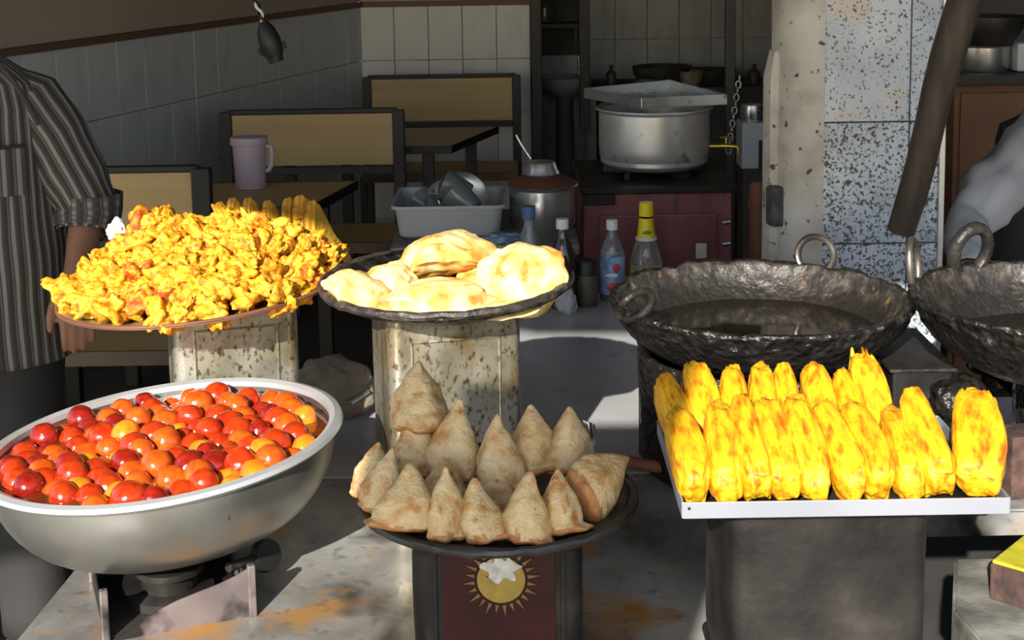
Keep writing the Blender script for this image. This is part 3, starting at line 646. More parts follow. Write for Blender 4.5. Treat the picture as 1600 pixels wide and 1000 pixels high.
# ------------------------------------------------------------------ samosas
def samosa_mesh(seed, foot):
    b = B(); rings = []; n = 30; seg = 36
    for k in range(n + 1):
        t = k / n
        kn = [(0, 0.70), (0.07, 0.92), (0.2, 1.06), (0.38, 0.99), (0.55, 0.80), (0.7, 0.56), (0.82, 0.35), (0.92, 0.19), (0.98, 0.10), (1.0, 0.03)]
        for (ta, ra_), (tb2, rb_) in zip(kn, kn[1:]):
            if ta <= t <= tb2: rad = ra_ + (rb_ - ra_) * (t - ta) / (tb2 - ta)
        ring = []
        for i in range(seg):
            a = 2 * math.pi * i / seg
            f = 1 + 0.11 * math.cos(3 * (a - 0.5)) * (1 - t * 0.3)
            x = rad * f * math.cos(a); y = rad * f * 0.82 * math.sin(a)
            ft = math.exp(-((t - 0.03) / 0.07) ** 2)
            x += foot * ft * max(0, math.cos(a)) ** 2 * 0.75
            p = Vector((x * 0.5, y * 0.5, t * 1.35))
            p += Vector((math.cos(a), math.sin(a), 0)) * (0.085 * nz(p, 2.6, seed) * (1 - t * 0.6) + 0.022 * nz(p, 8, seed + 2) + ft * (0.06 + 0.045 * math.sin(a * 6 + seed)))
            p.x += 0.07 * math.sin(t * 3 + seed) ; p.z += 0.03 * nz(p, 4, seed + 5)
            ring.append(p)
        rings.append(ring)
    b.sharp = False; b.loft(rings); me = b.mesh('pastry', M['samosa']); me.materials.append(M['crimp'])
    for pg in me.polygons:
        if pg.center.z < 0.13 + 0.10 * nz(pg.center, 5, seed): pg.material_index = 1
    return me
sm = [samosa_mesh(i * 2.3, [0.1, 0.35, 0.9, 0.15, 0.5][i]) for i in range(5)]
# tip pixel, base pixel, width px, depth, mesh, yaw, tilt back, label
SAM = [
 ((655, 563), (660, 672), 94, 2.10, 0, 2.2, 0, 'topmost big samosa crowning the stack'),
 ((648, 640), (655, 745), 84, 2.08, 3, 1.0, 0, 'browned samosa directly beneath the topmost samosa'),
 ((717, 622), (715, 748), 82, 2.05, 3, 2.8, 0, 'tall samosa in the back row just right of the topmost one'),
 ((782, 645), (780, 768), 76, 2.00, 1, -0.4, 0, 'middle back row samosa with wrinkled skin and browned lower rim'),
 ((823, 632), (838, 738), 80, 2.04, 2, -0.15, 0, 'reddish blistered back row samosa with a long crimped foot'),
 ((884, 635), (892, 738), 76, 2.04, 2, -0.1, 0, 'pale sharp tipped samosa at the right of the back row'),
 ((640, 722), (630, 826), 88, 1.90, 4, 3.0, 0, 'wide front row samosa at the left with a browned base'),
 ((612, 700), (600, 802), 72, 1.96, 3, 2.6, 0, 'slim samosa leaning behind the leftmost front row samosa'),
 ((592, 690), (582, 780), 76, 2.03, 0, 2.0, 0, 'sunlit orange edged samosa at the far left of the pan'),
 ((696, 728), (697, 842), 72, 1.88, 3, 1.4, 0, 'narrow front row samosa, second from the left'),
 ((742, 745), (757, 845), 70, 1.87, 4, -0.2, 0, 'small front row samosa in the middle with curled crimp'),
 ((830, 735), (818, 845), 74, 1.87, 4, -0.6, 0, 'front row samosa right of the middle with twisted browned edge'),
 ((866, 733), (878, 832), 68, 1.89, 2, -0.2, 0, 'front row samosa with flared crimped foot beside the lying one'),
 ((772, 738), (775, 815), 80, 1.97, 0, 0.5, 0, 'shaded samosa tucked behind the middle of the front row'),
 ((905, 725), (912, 792), 72, 1.97, 1, 0.2, 0, 'short samosa half hidden behind the lying right hand samosa'),
 ((690, 712), (690, 790), 78, 1.99, 1, 2.0, 0, 'dark samosa wedged between the front and back rows at left'),
]
for tip, base, wpx, d, mi, yaw, tb_, lab in SAM:
    pb = W3(base[0], base[1], d - 0.02); pt = W3(tip[0], tip[1], d)
    h = (pt - pb).length; w = 1.08 * wpx * d / F
    ax = (pt - pb).normalized()
    q = ax.to_track_quat('Z', 'Y').to_matrix().to_4x4() if abs(ax.z) < 0.999 else Matrix.Identity(4)
    rot = Vector((0, 0, 1)).rotation_difference(ax).to_matrix().to_4x4() @ Matrix.Rotation(yaw, 4, 'Z')
    pb.z = max(pb.z, PZ + 0.001)
    o = link('samosa', sm[mi], None); o.matrix_world = Matrix.Translation(pb) @ rot @ Matrix.Diagonal((w, w, h / 1.36, 1))
    tag(o, lab + ' on the black pan', 'samosa', 'samosas on the black pan')
pb = W3(925, 790, 1.92); pb.z = max(pb.z, PZ + 0.03)
o = link('samosa', sm[1], None)
o.matrix_world = Matrix.Translation(pb + Vector((-0.018, 0, 0.0))) @ Euler((R(-35), R(72), R(8))).to_matrix().to_4x4() @ Matrix.Diagonal((0.095, 0.06, 0.085 / 1.0, 1))
tag(o, 'samosa lying on its side at the right edge of the black pan', 'samosa', 'samosas on the black pan')

# ------------------------------------------------------------------ puffed breads
def puri(seed, sx, sy, sz, fold=0.25):
    def fn(c):
        e = 1 + 0.16 * nz(c, 1.2, seed) + 0.20 * (0.35 - abs(nz(c, 1.9, seed + 4))) + 0.03 * nz(c, 6, seed + 7)
        p = c * e
        rr_ = math.hypot(c.x, c.y); th = math.atan2(c.y, c.x)
        p.z = math.copysign(abs(p.z) ** 1.08, p.z) * (1.08 if c.z > 0 else 0.6)
        p.z += 0.22 * math.sin(3 * th + seed) * rr_ ** 4 + 0.12 * nz(c, 3.5, seed + 11) * rr_
        k_ = 1 + 0.10 * max(0, rr_ - 0.85) / 0.15 + 0.05 * math.sin(7 * th + seed * 3) * rr_ ** 3
        p.x *= k_; p.y *= k_
        return p
    b = B(); b.ell((0, 0, 0), (sx, sy, sz), sub=5, fn=fn); me = b.mesh('puffed_bread', M['puri']); me.materials.append(M['purib'])
    for pg in me.polygons:
        c = pg.center; 
        if c.z < -sz * 0.30: pg.material_index = 1
    return me
def px(d): return d / F
for (u, v, d, wp, hp, dp, rot, seed, lab) in (
    (698, 406, 2.60, 70, 40, 62, (R(-12), R(-8), 0.2), 1.0, 'plump dome shaped puffed bread on top of the pile'),
    (813, 440, 2.50, 68, 42, 58, (R(42), R(-22), 0.2), 2.0, 'round puffed bread with a spotted face leaning at the right'),
    (692, 470, 2.44, 80, 28, 52, (R(8), R(6), 0.1), 3.0, 'broad flattened puffed bread lying at the front of the pile'),
    (562, 456, 2.47, 56, 27, 46, (R(14), R(14), 0.5), 4.0, 'crumpled folded puffed bread at the left of the pan'),
    (645, 482, 2.41, 36, 15, 34, (R(8), R(16), 0.3), 5.0, 'small pale bread piece at the front edge of the pan'),
    (612, 448, 2.52, 42, 30, 44, (R(20), R(-20), 0.9), 6.0, 'browned wrinkled bread standing between the left pair'),
    (765, 452, 2.58, 52, 32, 40, (R(20), R(20), 0.4), 7.0, 'orange browned bread wedged behind the right hand bread'),
    (775, 486, 2.42, 66, 13, 40, (R(2), R(-4), 0.1), 8.0, 'thin browned bread flap under the leaning bread'),
    (590, 478, 2.45, 45, 12, 40, (R(4), R(4), 0.1), 9.0, 'flat browned bread piece under the crumpled one')):
    o = link('puffed_bread', puri(seed, wp * px(d), dp * px(d), hp * px(d)), None, W3(u, v, d), rot)
    tag(o, lab, 'bread', 'puffed breads on the crusted pan')

# ------------------------------------------------------------------ bread pakora tray
tl = W3(1067, 806, 1.78); trr = W3(1577, 790, 1.78)
twd = trr.x - tl.x; tdp = 0.315
bt = thing('steel_tray', 'bright rectangular metal tray holding yellow bread pakoras', 'tray', ((tl.x + trr.x) / 2, 1.78, BZ))
B().box((0, tdp / 2, 0.002), (twd, tdp, 0.004), bevel=0.001).build('tray_floor', M['sootshadetin'], bt)
B().box((0, 0.0, 0.011), (twd, 0.003, 0.022), bevel=0.001).build('front_lip', M['steeltray'], bt)
B().box((0, tdp, 0.011), (twd, 0.003, 0.022), bevel=0.001).build('back_lip', M['steeltray'], bt)
for s in (-1, 1): B().box((s * twd / 2, tdp / 2, 0.011), (0.003, tdp, 0.022), bevel=0.001).build('side_lip', M['steeltray'], bt)
B().lathe([(0.0001, 0), (0.0022, 0), (0.0015, 0.0012), (0.0001, 0.0016)], 12).build('rivet', M['darkiron'], bt, (-twd / 2 + 0.008, -0.0017, 0.014)).rotation_euler = (R(90), 0, 0)
def bp_mesh(seed, spiky=False):
    def fn(c):
        p = Vector((math.copysign(abs(c.x) ** 0.62, c.x), math.copysign(abs(c.y) ** 0.55, c.y), math.copysign(abs(c.z) ** 0.6, c.z)))
        e = 1 + 0.12 * nz(c, 1.4, seed) + 0.06 * nz(c, 3.4, seed + 3) + 0.02 * nz(c, 8, seed + 6)
        p = p * e
        p.x *= 1 - 0.16 * max(0, p.y) ; p.z *= 1 - 0.12 * p.y; p.x += 0.10 * math.sin(2.2 * p.y + seed)
        if c.y > 0.75: p.y += 0.10 * nz(c, 7, seed)
        if spiky and c.y > 0.9: p.y += 0.55 * max(0, nz(c, 6.0, seed + 1)) 
        return p
    b = B(); b.ell((0, 0, 0), (1, 1, 1), sub=5, fn=fn); return b.mesh('bread_pakora', M['bread'])
bpm = [bp_mesh(i * 4.1 + 2, i == 6) for i in range(7)]
ordn = ['first', 'second', 'third', 'fourth', 'fifth', 'sixth', 'seventh', 'eighth', 'ninth', 'tenth']
front = [((1088, 778), (1058, 655), 60, 0), ((1140, 778), (1118, 642), 62, 1), ((1184, 776), (1158, 634), 56, 2), ((1228, 774), (1196, 638), 60, 3), ((1278, 772), (1236, 634), 60, 4),
         ((1332, 770), (1284, 640), 58, 5), ((1376, 770), (1330, 645), 60, 0), ((1428, 768), (1388, 650), 56, 1), ((1468, 768), (1424, 622), 62, 2), ((1527, 764), (1524, 622), 84, 3)]
def put_bp(b0, t0, wp, mi, d0, d1, lab):
    a = W3(b0[0], b0[1], d0); c = W3(t0[0], t0[1], d1); a.z = max(a.z, BZ + 0.029); mid = (a + c) / 2; ax = (c - a); ln = ax.length
    y = ax.normalized(); x = y.cross(Vector((0, 0, 1))).normalized(); z = x.cross(y)
    m = Matrix((x, y, z)).transposed().to_4x4()
    w = wp * (d0 + d1) / 2 / F / 2
    o = link('bread_pakora', bpm[mi], None); o.matrix_world = Matrix.Translation(mid) @ m @ Matrix.Diagonal((w, ln / 2 * 1.04, 0.030, 1))
    tag(o, lab, 'bread pakora', 'bread pakoras in the steel tray')
for i, (b0, t0, wp, mi) in enumerate(front):
    lab = ordn[i] + ' yellow bread pakora from the left in the front row of the tray'
    if i == 9: lab = 'wide yellow bread pakora at the right end of the front row'
    put_bp((b0[0], b0[1] + 8), t0, wp, mi, 1.800, 1.95, lab)
back = [((1072, 690), (1036, 596), 44, 5), ((1105, 690), (1086, 578), 56, 3), ((1152, 690), (1140, 585), 46, 4), ((1198, 690), (1185, 580), 50, 1), ((1240, 690), (1224, 582), 46, 2), ((1286, 690), (1271, 582), 56, 0), ((1338, 690), (1312, 588), 40, 5), ((1374, 690), (1345, 562), 58, 6)]
for i, (b0, t0, wp, mi) in enumerate(back):
    lab = ordn[i] + ' bread pakora from the left in the back row of the tray'
    if i == 7: lab = 'tall bread pakora with spiky batter tips in the back row'
    put_bp(b0, t0, wp, mi, 1.95, 2.07, lab)
for (u, v, d) in ((1333, 548, 2.08), (1349, 556, 2.08)):
    pass
sx_ = W3(1334, 578, 2.075)
sp1 = B().tube([sx_, W3(1333, 560, 2.08), W3(1331, 543, 2.08)], [0.008, 0.005, 0.0015], 8).tube([W3(1348, 580, 2.075), W3(1349, 566, 2.08), W3(1350, 553, 2.08)], [0.007, 0.006, 0.002], 8)
last = [o for o in bpy.data.objects if o.name.startswith('bread_pakora')]
last = [o for o in last if 'spiky' in o['label']][0]
bpy.context.view_layer.update()
so = sp1.build('batter_spike', M['bread'], last); so.matrix_parent_inverse = last.matrix_world.inverted()

# ------------------------------------------------------------------ big frying pans
def karahi(name, label, loc, r, depth, handles, rot=(0, 0, 0)):
    t = thing(name, label, 'pan', loc, rot)
    n = 36; o = []
    for k in range(n + 1):
        a = k / n * R(80); f = math.sin(a) / math.sin(R(80)); o.append((max(r * f, 0.0001), -depth * (math.cos(a) - math.cos(R(80))) / (1 - math.cos(R(80)))))
    def fn(p):
        rr_ = Vector((p.x, p.y, 0)); nrm = rr_.normalized() if rr_.length > 1e-3 else Vector((0, 0, 1))
        am = 0.008 * nz(p, 20, 3) + 0.006 * nz(p, 55, 7)
        return p + nrm * am + Vector((0, 0, 0.6 * am))
    b = B(); b.lathe(o + [(r + 0.004, 0.004), (r + 0.004, 0.010), (r - 0.003, 0.013), (r - 0.010, 0.010)], 180, fn=fn, cap1=False); b.build('pan_body', M['crust'], t)
    b = B(); b.lathe([(r - 0.009, 0.010)] + [(max(q - 0.014, 0.0001), z + 0.010) for q, z in reversed(o)], 180, fn=fn, cap0=False); b.build('inner_wall', M['pan_inner'], t)
    for (ang, rad, thick, tilt, mat, up) in handles:
        ca = Vector((math.cos(ang) * (r - 0.004), math.sin(ang) * (r - 0.004), 0.0)); tan = Vector((-math.sin(ang), math.cos(ang), 0)); out = Vector((math.cos(ang), math.sin(ang), 0))
        v = (Vector((0, 0, 1)) * math.cos(tilt) + out * math.sin(tilt))
        pts = []
        for k in range(22):
            a = R(-70) + k / 21 * R(320) - R(0)
            pts.append(ca + v * (rad * up * (1 + math.sin(a)) * 0.98 - 0.008) + tan * rad * math.cos(a))
        B().tube(pts, thick, 10, flat=0.85).build('ring_handle', mat, t)
    return t
k1 = W3(1188, 469, 2.75); KR = 240 * 2.75 / F
karahi('karahi', 'large black crusted frying pan of dark oil on the drum stove', (k1.x, 2.75, k1.z), KR, 0.145,
       [(R(57), 0.040, 0.0085, R(8), M['iron'], 1.0), (R(200), 0.045, 0.0085, R(-50), M['darkiron'], 0.8)])
oil = B().lathe([(0.0001, -0.06), (KR * 0.52, -0.045), (KR * 0.80, 0.0), (0.0001, 0.0)], 64).build('frying_oil', M['oil'])
oil.location = (k1.x, 2.75, k1.z - 0.058); tag(oil, 'dark glossy frying oil in the pan on the drum stove', 'oil', kind='stuff')
K2R = 0.268; k2 = Vector((0.985, 2.52, W3(1440, 474, 2.52).z))
karahi('karahi', 'second black frying pan cut off by the right edge', k2, K2R, 0.15,
       [(R(112), 0.040, 0.014, R(-14), M['darkiron'], 1.25), (R(152), 0.034, 0.007, R(6), M['iron'], 1.45)])
B().lathe([(0.0001, -0.05), (K2R * 0.5, -0.04), (K2R * 0.74, 0.0), (0.0001, 0.0)], 48).build('frying_oil', M['oil'])
oil2 = bpy.data.objects[-1] if False else [o for o in bpy.data.objects if o.name.startswith('frying_oil') and 'label' not in o][0]
oil2.location = (k2.x, k2.y, k2.z - 0.075); tag(oil2, 'dark frying oil in the right hand pan', 'oil', kind='stuff')
# drum stove
ds = thing('drum_stove', 'black crusted round drum stove under the middle frying pan', 'stove', (k1.x, 2.75, CT))
zt_ = k1.z - CT - 0.095
prof = [(0.225, 0), (0.236, 0.01), (0.238, zt_ - 0.01), (0.242, zt_), (0.232, zt_ + 0.004), (0.215, zt_ - 0.01), (0.21, 0.02), (0.0001, 0.02)]
B().lathe(prof, 96, fn=lambda p: p + Vector((p.x, p.y, 0)).normalized() * (0.006 * nz(p, 20, 1) + 0.004 * nz(p, 50, 3))).build('drum', M['crust'], ds)
for k in range(4):
    a = R(45 + 90 * k); B().box((0.205 * math.cos(a), 0.205 * math.sin(a), zt_ + 0.006), (0.05, 0.02, 0.04), rot=Euler((0, 0, a)), bevel=0.004).build('pan_support', M['darkiron'], ds)
B().tube([(-0.20, -0.10, 0.03), (-0.27, -0.08, 0.035), (-0.30, -0.06, 0.0)], 0.012).build('gas_pipe', M['rust'], ds)
# metal stand between the two stoves
p = W3(1418, 572, 2.62)
mb = thing('stove_box', 'black metal box between the two frying pans', 'box', (p.x + 0.02, 2.72, CT))
B().box((0, 0, (p.z - CT) / 2), (0.11, 0.26, p.z - CT), bevel=0.005).build('box_body', M['sootshadetin'], mb)
B().box((0, 0, p.z - CT + 0.002), (0.125, 0.275, 0.006), bevel=0.001).build('top_plate', M['darkiron'], mb)
d2 = thing('drum_stove', 'black stove under the right hand frying pan', 'stove', (k2.x + 0.12, k2.y + 0.14, CT))
B().lathe([(0.14, 0), (0.15, 0.01), (0.15, k2.z - CT - 0.12), (0.135, k2.z - CT - 0.118), (0.13, 0.02), (0.0001, 0.02)], 64, fn=lambda p: p + Vector((p.x, p.y, 0)).normalized() * 0.006 * nz(p, 22, 1)).build('drum', M['crust'], d2)
# coal lumps and bricks at the right
def rock(name, lab, cat, u, v, d, s, m, seed, zf=None):
    b = B(); b.ell((0, 0, 0), s, sub=4, fn=lambda c: c * (1 + 0.22 * nz(c, 1.6, seed) + 0.10 * nz(c, 4, seed + 2)))
    p = W3(u, v, d); 
    if zf is not None: p.z = zf + s[2] * 0.9
    o = b.build(name, m); o.location = p; return tag(o, lab, cat)
rock('coal_lump', 'shiny black lump of burnt residue beside the bread pakora tray', 'lump', 1500, 625, 2.44, (0.05, 0.05, 0.045), M['crust'], 2)
p = WZ(1500, 690, CT)
o = B().box((0, 0, 0), (0.10, 0.10, 0.13), bevel=0.008).build('brick_block', M['brick']); o.location = (W3(1500, 660, 2.5).x, 2.52, CT + 0.065); tag(o, 'dark block behind the right end of the pakora tray', 'block')
o = B().box((0, 0, 0), (0.085, 0.07, 0.12), bevel=0.004).build('loose_brick', M['brick']); o.location = (W3(1600, 660, 2.58).x, 2.58, CT + 0.06); o.rotation_euler = (0, 0, 0.2); tag(o, 'reddish loose brick standing at the right edge under the second pan', 'brick')
# yellow faced brick on the slab
yb = thing('painted_brick', 'brick with a yellow green top face on the corner slab', 'brick', WZ(1605, 930, CT) + Vector((0.04, 0.03, 0)), (0, 0, R(48)))
B().box((0, 0, 0.03), (0.20, 0.10, 0.06), bevel=0.004).build('brick_body', M['brick'], yb)
B().box((0, 0, 0.062), (0.196, 0.096, 0.006), bevel=0.003).build('yellow_face', M['moss'], yb)

# ------------------------------------------------------------------ wooden pole leaning beside the pillar
pa = W3(1407, 362, 3.22); pb_ = W3(1515, -30, 3.12)
pole_top = pa + (pb_ - pa) * ((2.62 - pa.z) / (pb_.z - pa.z))
b = B(); n = 20; pts = []; rads = []
for k in range(n + 1):
    t = k / n; pts.append(pa.lerp(pole_top, t) + Vector((0.004 * math.sin(t * 21), 0, 0))); rads.append(0.031 + 0.007 * min(1, t * 3) + 0.001 * math.sin(t * 30))
b.tube(pts, rads, 18); po = b.build('wooden_pole', M['wood']); tag(po, 'dark wooden pole leaning in front of the speckled pillar', 'pole')

# ------------------------------------------------------------------ benches and tables
def bench(label, d, u0, u1, vt, vb, pw, rz=0.0, left_post=True):
    a = W3(u0, vt, d); c = W3(u1, vt, d); w = c.x - a.x; ztop = a.z; zb = W3((u0 + u1) / 2, vb, d).z
    t = thing('restaurant_bench', label, 'bench', ((a.x + c.x) / 2, d, 0), (0, 0, rz))
    B().box((0, 0, (ztop + zb) / 2), (w, 0.022, ztop - zb), bevel=0.002).build('backrest', M['laminate'], t)
    B().box((0, 0.004, ztop + 0.010), (w + 0.04, 0.04, 0.022), bevel=0.006).build('top_rail', M['blackframe'], t)
    for s in (-1, 1):
        x = s * (w / 2 + pw / 2)
        B().box((x, 0.0, (ztop + 0.012) / 2), (pw, 0.05, ztop + 0.012), bevel=0.005).build('post', M['blackframe'], t)
        B().box((x, -0.30, 0.21), (pw * 0.8, 0.05, 0.42), bevel=0.004).build('leg', M['blackframe'], t)
    B().box((0, -0.02, zb - 0.02), (w, 0.02, 0.03), bevel=0.002).build('lower_rail', M['blackframe'], t)
    B().box((0, -0.20, 0.435), (w + pw, 0.38, 0.03), bevel=0.004).build('seat', M['laminate'], t)
    B().box((0, -0.395, 0.43), (w + pw, 0.014, 0.045), bevel=0.003).build('seat_edge', M['brownedge'], t)
    return t
bench('tan backed bench with black frame against the tiled back wall', 7.6, 580, 800, 124, 188, 0.045)
bench('tan backed bench with black frame in the middle behind the pink jug', 6.0, 362, 613, 180, 258, 0.05)
bench('nearest tan backed bench with black frame, partly behind the striped shirt', 4.55, 0, 300, 273, 366, 0.06)
def table(label, rf, rn, left, rz=0.0):
    a = WZ(*rf, 0.75); c = WZ(*rn, 0.75); t = thing('restaurant_table', label, 'table', (c.x, c.y, 0))
    poly = [(0, 0), (a.x - c.x, a.y - c.y), (a.x - c.x - left, a.y - c.y), (-left, 0)]
    B().prism(poly, 0.722, 0.75, 0.003).build('tabletop', M['laminate'], t)
    e = []; pol2 = [Vector((p[0], p[1], 0.735)) for p in poly]
    for i in range(4):
        p, q = pol2[i], pol2[(i + 1) % 4]; dd = (q - p).normalized(); nn_ = Vector((dd.y, -dd.x, 0))
        m_ = (p + q) / 2 + nn_ * 0.004
        B().box(m_, ((q - p).length + 0.012, 0.010, 0.034), rot=Euler((0, 0, math.atan2(dd.y, dd.x))), bevel=0.003).build('edge_band', M['blackframe'], t)
    for (x, y) in ((-0.10, 0.05), (a.x - c.x - 0.12, a.y - c.y - 0.06), (-left + 0.1, 0.05), (a.x - c.x - left + 0.1, a.y - c.y - 0.06)):
        B().box((x, y, 0.36), (0.05, 0.05, 0.72), bevel=0.004).build('leg', M['blackframe'], t)
    return t
table('tan topped table with black edge carrying the pink jug', (556, 283), (484, 322), 0.95)
table('far tan topped table in front of the back wall bench', (776, 198), (704, 228), 0.8)
# pink jug
jp = WZ(392, 294, 0.75)
jg = thing('plastic_jug', 'translucent pink plastic jug standing on the near table', 'jug', (jp.x, jp.y, 0.752))
s_ = jp.y / F; jh = 82 * s_
B().lathe([(0.0001, 0), (23 * s_, 0), (24 * s_, 0.004), (26 * s_, jh * 0.8), (28 * s_, jh), (26.5 * s_, jh), (24.5 * s_, jh * 0.8), (22 * s_, 0.008), (0.0001, 0.008)], 36).build('body', M['jug'], jg)
B().lathe([(28.5 * s_, jh * 0.84), (29.5 * s_, jh * 0.86), (29.5 * s_, jh * 0.99), (0.0001, jh * 1.02), (0.0001, jh * 0.98), (28.4 * s_, jh * 0.96)], 36).build('lid', M['jug'], jg)
B().tube([(26 * s_, 0, jh * 0.82), (34 * s_, 0, jh * 0.80), (36 * s_, 0, jh * 0.68), (35 * s_, 0, jh * 0.45), (30 * s_, 0, jh * 0.34), (25 * s_, 0, jh * 0.33)], 4 * s_, 10).build('handle', M['jug'], jg)
# hanging bulb holder
hp_ = W3(425, 75, 3.9); ht = W3(397, -8, 3.9)
hb = thing('bulb_holder', 'black bulb holder hanging on a twisted wire, no bulb', 'socket', hp_)
dv = (ht - hp_); ax = dv.normalized(); 
def along(t): return ax * t
b = B(); pts = [along(-0.02), along(0.0), along(0.025), along(0.05), along(0.075)]
b.tube(pts, [0.026, 0.031, 0.030, 0.025, 0.012], 18).build('shell', M['blackknob'], hb)
B().tube([along(-0.04), along(-0.015)], [0.020, 0.024], 16).build('contact_ring', M['darkiron'], hb)
side = ax.cross(Vector((0, 1, 0))).normalized()
for s in (-1, 1): B().tube([along(-0.012) + side * s * 0.030, along(0.008) + side * s * 0.032], 0.007, 8).build('lug', M['blackknob'], hb)
for ph in (0, math.pi):
    pts = []
    for k in range(200):
        t = 0.07 + k * 0.0052
        if t < 0.16: c_ = along(t)
        else: c_ = along(0.16) + Vector((ax.x * 0.35, 0, 1)).normalized() * (t - 0.16)
        pts.append(c_ + side * 0.005 * math.cos(t * 130 + ph) + Vector((0, 1, 0)) * 0.005 * math.sin(t * 130 + ph))
    B().tube(pts, 0.0042, 6).build('wire', M['whiteprint'] if ph else M['darkiron'], hb)

# ------------------------------------------------------------------ items behind the counter
# side table with tub, pots
sz_ = 0.755
a = W3(610, 372, 4.15); 
st = thing('side_stand', 'dark low stand under the grey tub and cooking pot', 'stand', (0, 0, 0))
xa = a.x; xb = W3(905, 372, 4.15).x
B().box(((xa + xb) / 2, 4.42, sz_ - 0.015), (xb - xa, 0.56, 0.03), bevel=0.004).build('shelf_top', M['slab'], st)
for (x, y) in ((xa + 0.04, 4.2), (xb - 0.04, 4.2), (xa + 0.04, 4.64), (xb - 0.04, 4.64)): B().box((x, y, (sz_ - 0.03) / 2), (0.04, 0.04, sz_ - 0.03)).build('leg', M['blackframe'], st)
B().box(((xa + xb) / 2, 4.66, 0.37), (xb - xa - 0.04, 0.02, 0.68)).build('back_board', M['darkwall'], st)
tc_ = W3(704, 330, 4.36); 
tub = thing('plastic_tub', 'grey rectangular plastic tub full of glassware on the stand', 'tub', (tc_.x, 4.38, sz_))
th_ = 0.105; b = B()
rg = [rr(0.135, 0.13, 0.03, 0), rr(0.15, 0.145, 0.03, 0.012), rr(0.163, 0.16, 0.03, th_), rr(0.172, 0.169, 0.032, th_ + 0.002), rr(0.172, 0.169, 0.032, th_ - 0.008), rr(0.165, 0.162, 0.03, th_ - 0.008), rr(0.158, 0.155, 0.03, th_ - 0.004), rr(0.146, 0.141, 0.03, 0.016), rr(0.13, 0.125, 0.03, 0.012)]
b.loft(rg); b.build('tub_body', M['tub'], tub)
def tumbler(loc, rot, r, h, lab, m='glassdark', cat='glass', grp='glassware in the grey tub'):
    b = B(); b.lathe([(0.0001, 0), (r * 0.72, 0), (r * 0.78, 0.006), (r, h), (r * 0.94, h), (r * 0.70, 0.010), (0.0001, 0.010)], 32)
    o = b.build('glass_tumbler', M[m]); o.location = loc; o.rotation_euler = rot; tag(o, lab, cat, grp); return o
T = Vector((tc_.x, 4.38, sz_))
tumbler(T + Vector((0.055, 0.02, 0.10)), (R(20), R(62), R(200)), 0.052, 0.09, 'upper smoked glass tumbler lying tilted on top of the tub')
tumbler(T + Vector((0.07, -0.06, 0.07)), (R(10), R(50), R(170)), 0.05, 0.085, 'ribbed glass tumbler tipped at the right front of the tub')
tumbler(T + Vector((-0.03, 0.03, 0.045)), (R(0), R(70), R(140)), 0.052, 0.09, 'glass tumbler lying in the middle of the tub')
tumbler(T + Vector((-0.06, -0.04, 0.04)), (R(10), R(80), R(40)), 0.045, 0.085, 'glass tumbler lying at the left in the tub')
def dish(loc, rot, r, lab):
    b = B(); b.lathe([(0.0001, 0), (r * 0.6, 0), (r * 0.85, 0.010), (r, 0.022), (r * 0.97, 0.025), (r * 0.82, 0.014), (r * 0.58, 0.005), (0.0001, 0.005)], 40)
    o = b.build('steel_dish', M['steel']); o.location = loc; o.rotation_euler = rot; return tag(o, lab, 'dish', 'dishes around the grey tub')
dish(T + Vector((0.03, 0.06, 0.085)), (R(60), R(10), 0.3), 0.085, 'dull dish standing on edge in the grey tub')
dish(T + Vector((-0.01, 0.04, 0.075)), (R(55), R(-14), 0.2), 0.075, 'smaller dull dish leaning in the grey tub')
# cooking pot with stained lid and a bowl on top
cp = W3(848, 330, 4.4)
pot = thing('cooking_pot', 'steel cooking pot with a rust stained lid on the stand', 'pot', (cp.x, 4.40, sz_))
rp_ = 55 * 4.4 / F; hp2 = 0.135
B().lathe([(0.0001, 0), (rp_ * 0.85, 0), (rp_ * 0.95, 0.015), (rp_ * 0.95, hp2 - 0.01), (rp_ * 1.03, hp2), (rp_ * 0.98, hp2 + 0.004), (rp_ * 0.90, hp2 - 0.01), (rp_ * 0.9, 0.012), (0.0001, 0.012)], 56).build('pot_body', M['steel'], pot)
B().lathe([(rp_ * 0.9, hp2 + 0.002), (rp_ * 1.02, hp2 + 0.006), (rp_ * 0.7, hp2 + 0.022), (rp_ * 0.3, hp2 + 0.028), (0.0001, hp2 + 0.03)], 48).build('lid', M['rust'], pot)
sb = thing('steel_bowl', 'small shiny steel bowl upside down on the stained pot lid', 'bowl', (W3(845, 270, 4.42).x, 4.42, sz_ + hp2 + 0.028))
B().lathe([(0.055, 0), (0.058, 0.004), (0.05, 0.02), (0.046, 0.035), (0.042, 0.04), (0.0001, 0.042), (0.0001, 0.038), (0.04, 0.036), (0.05, 0.002)], 40).build('bowl_body', M['steel'], sb)
B().tube([(-0.03, 0.02, 0.045), (-0.06, 0.03, 0.09), (-0.075, 0.03, 0.12)], 0.004, 8).build('spoon', M['steel'], sb)
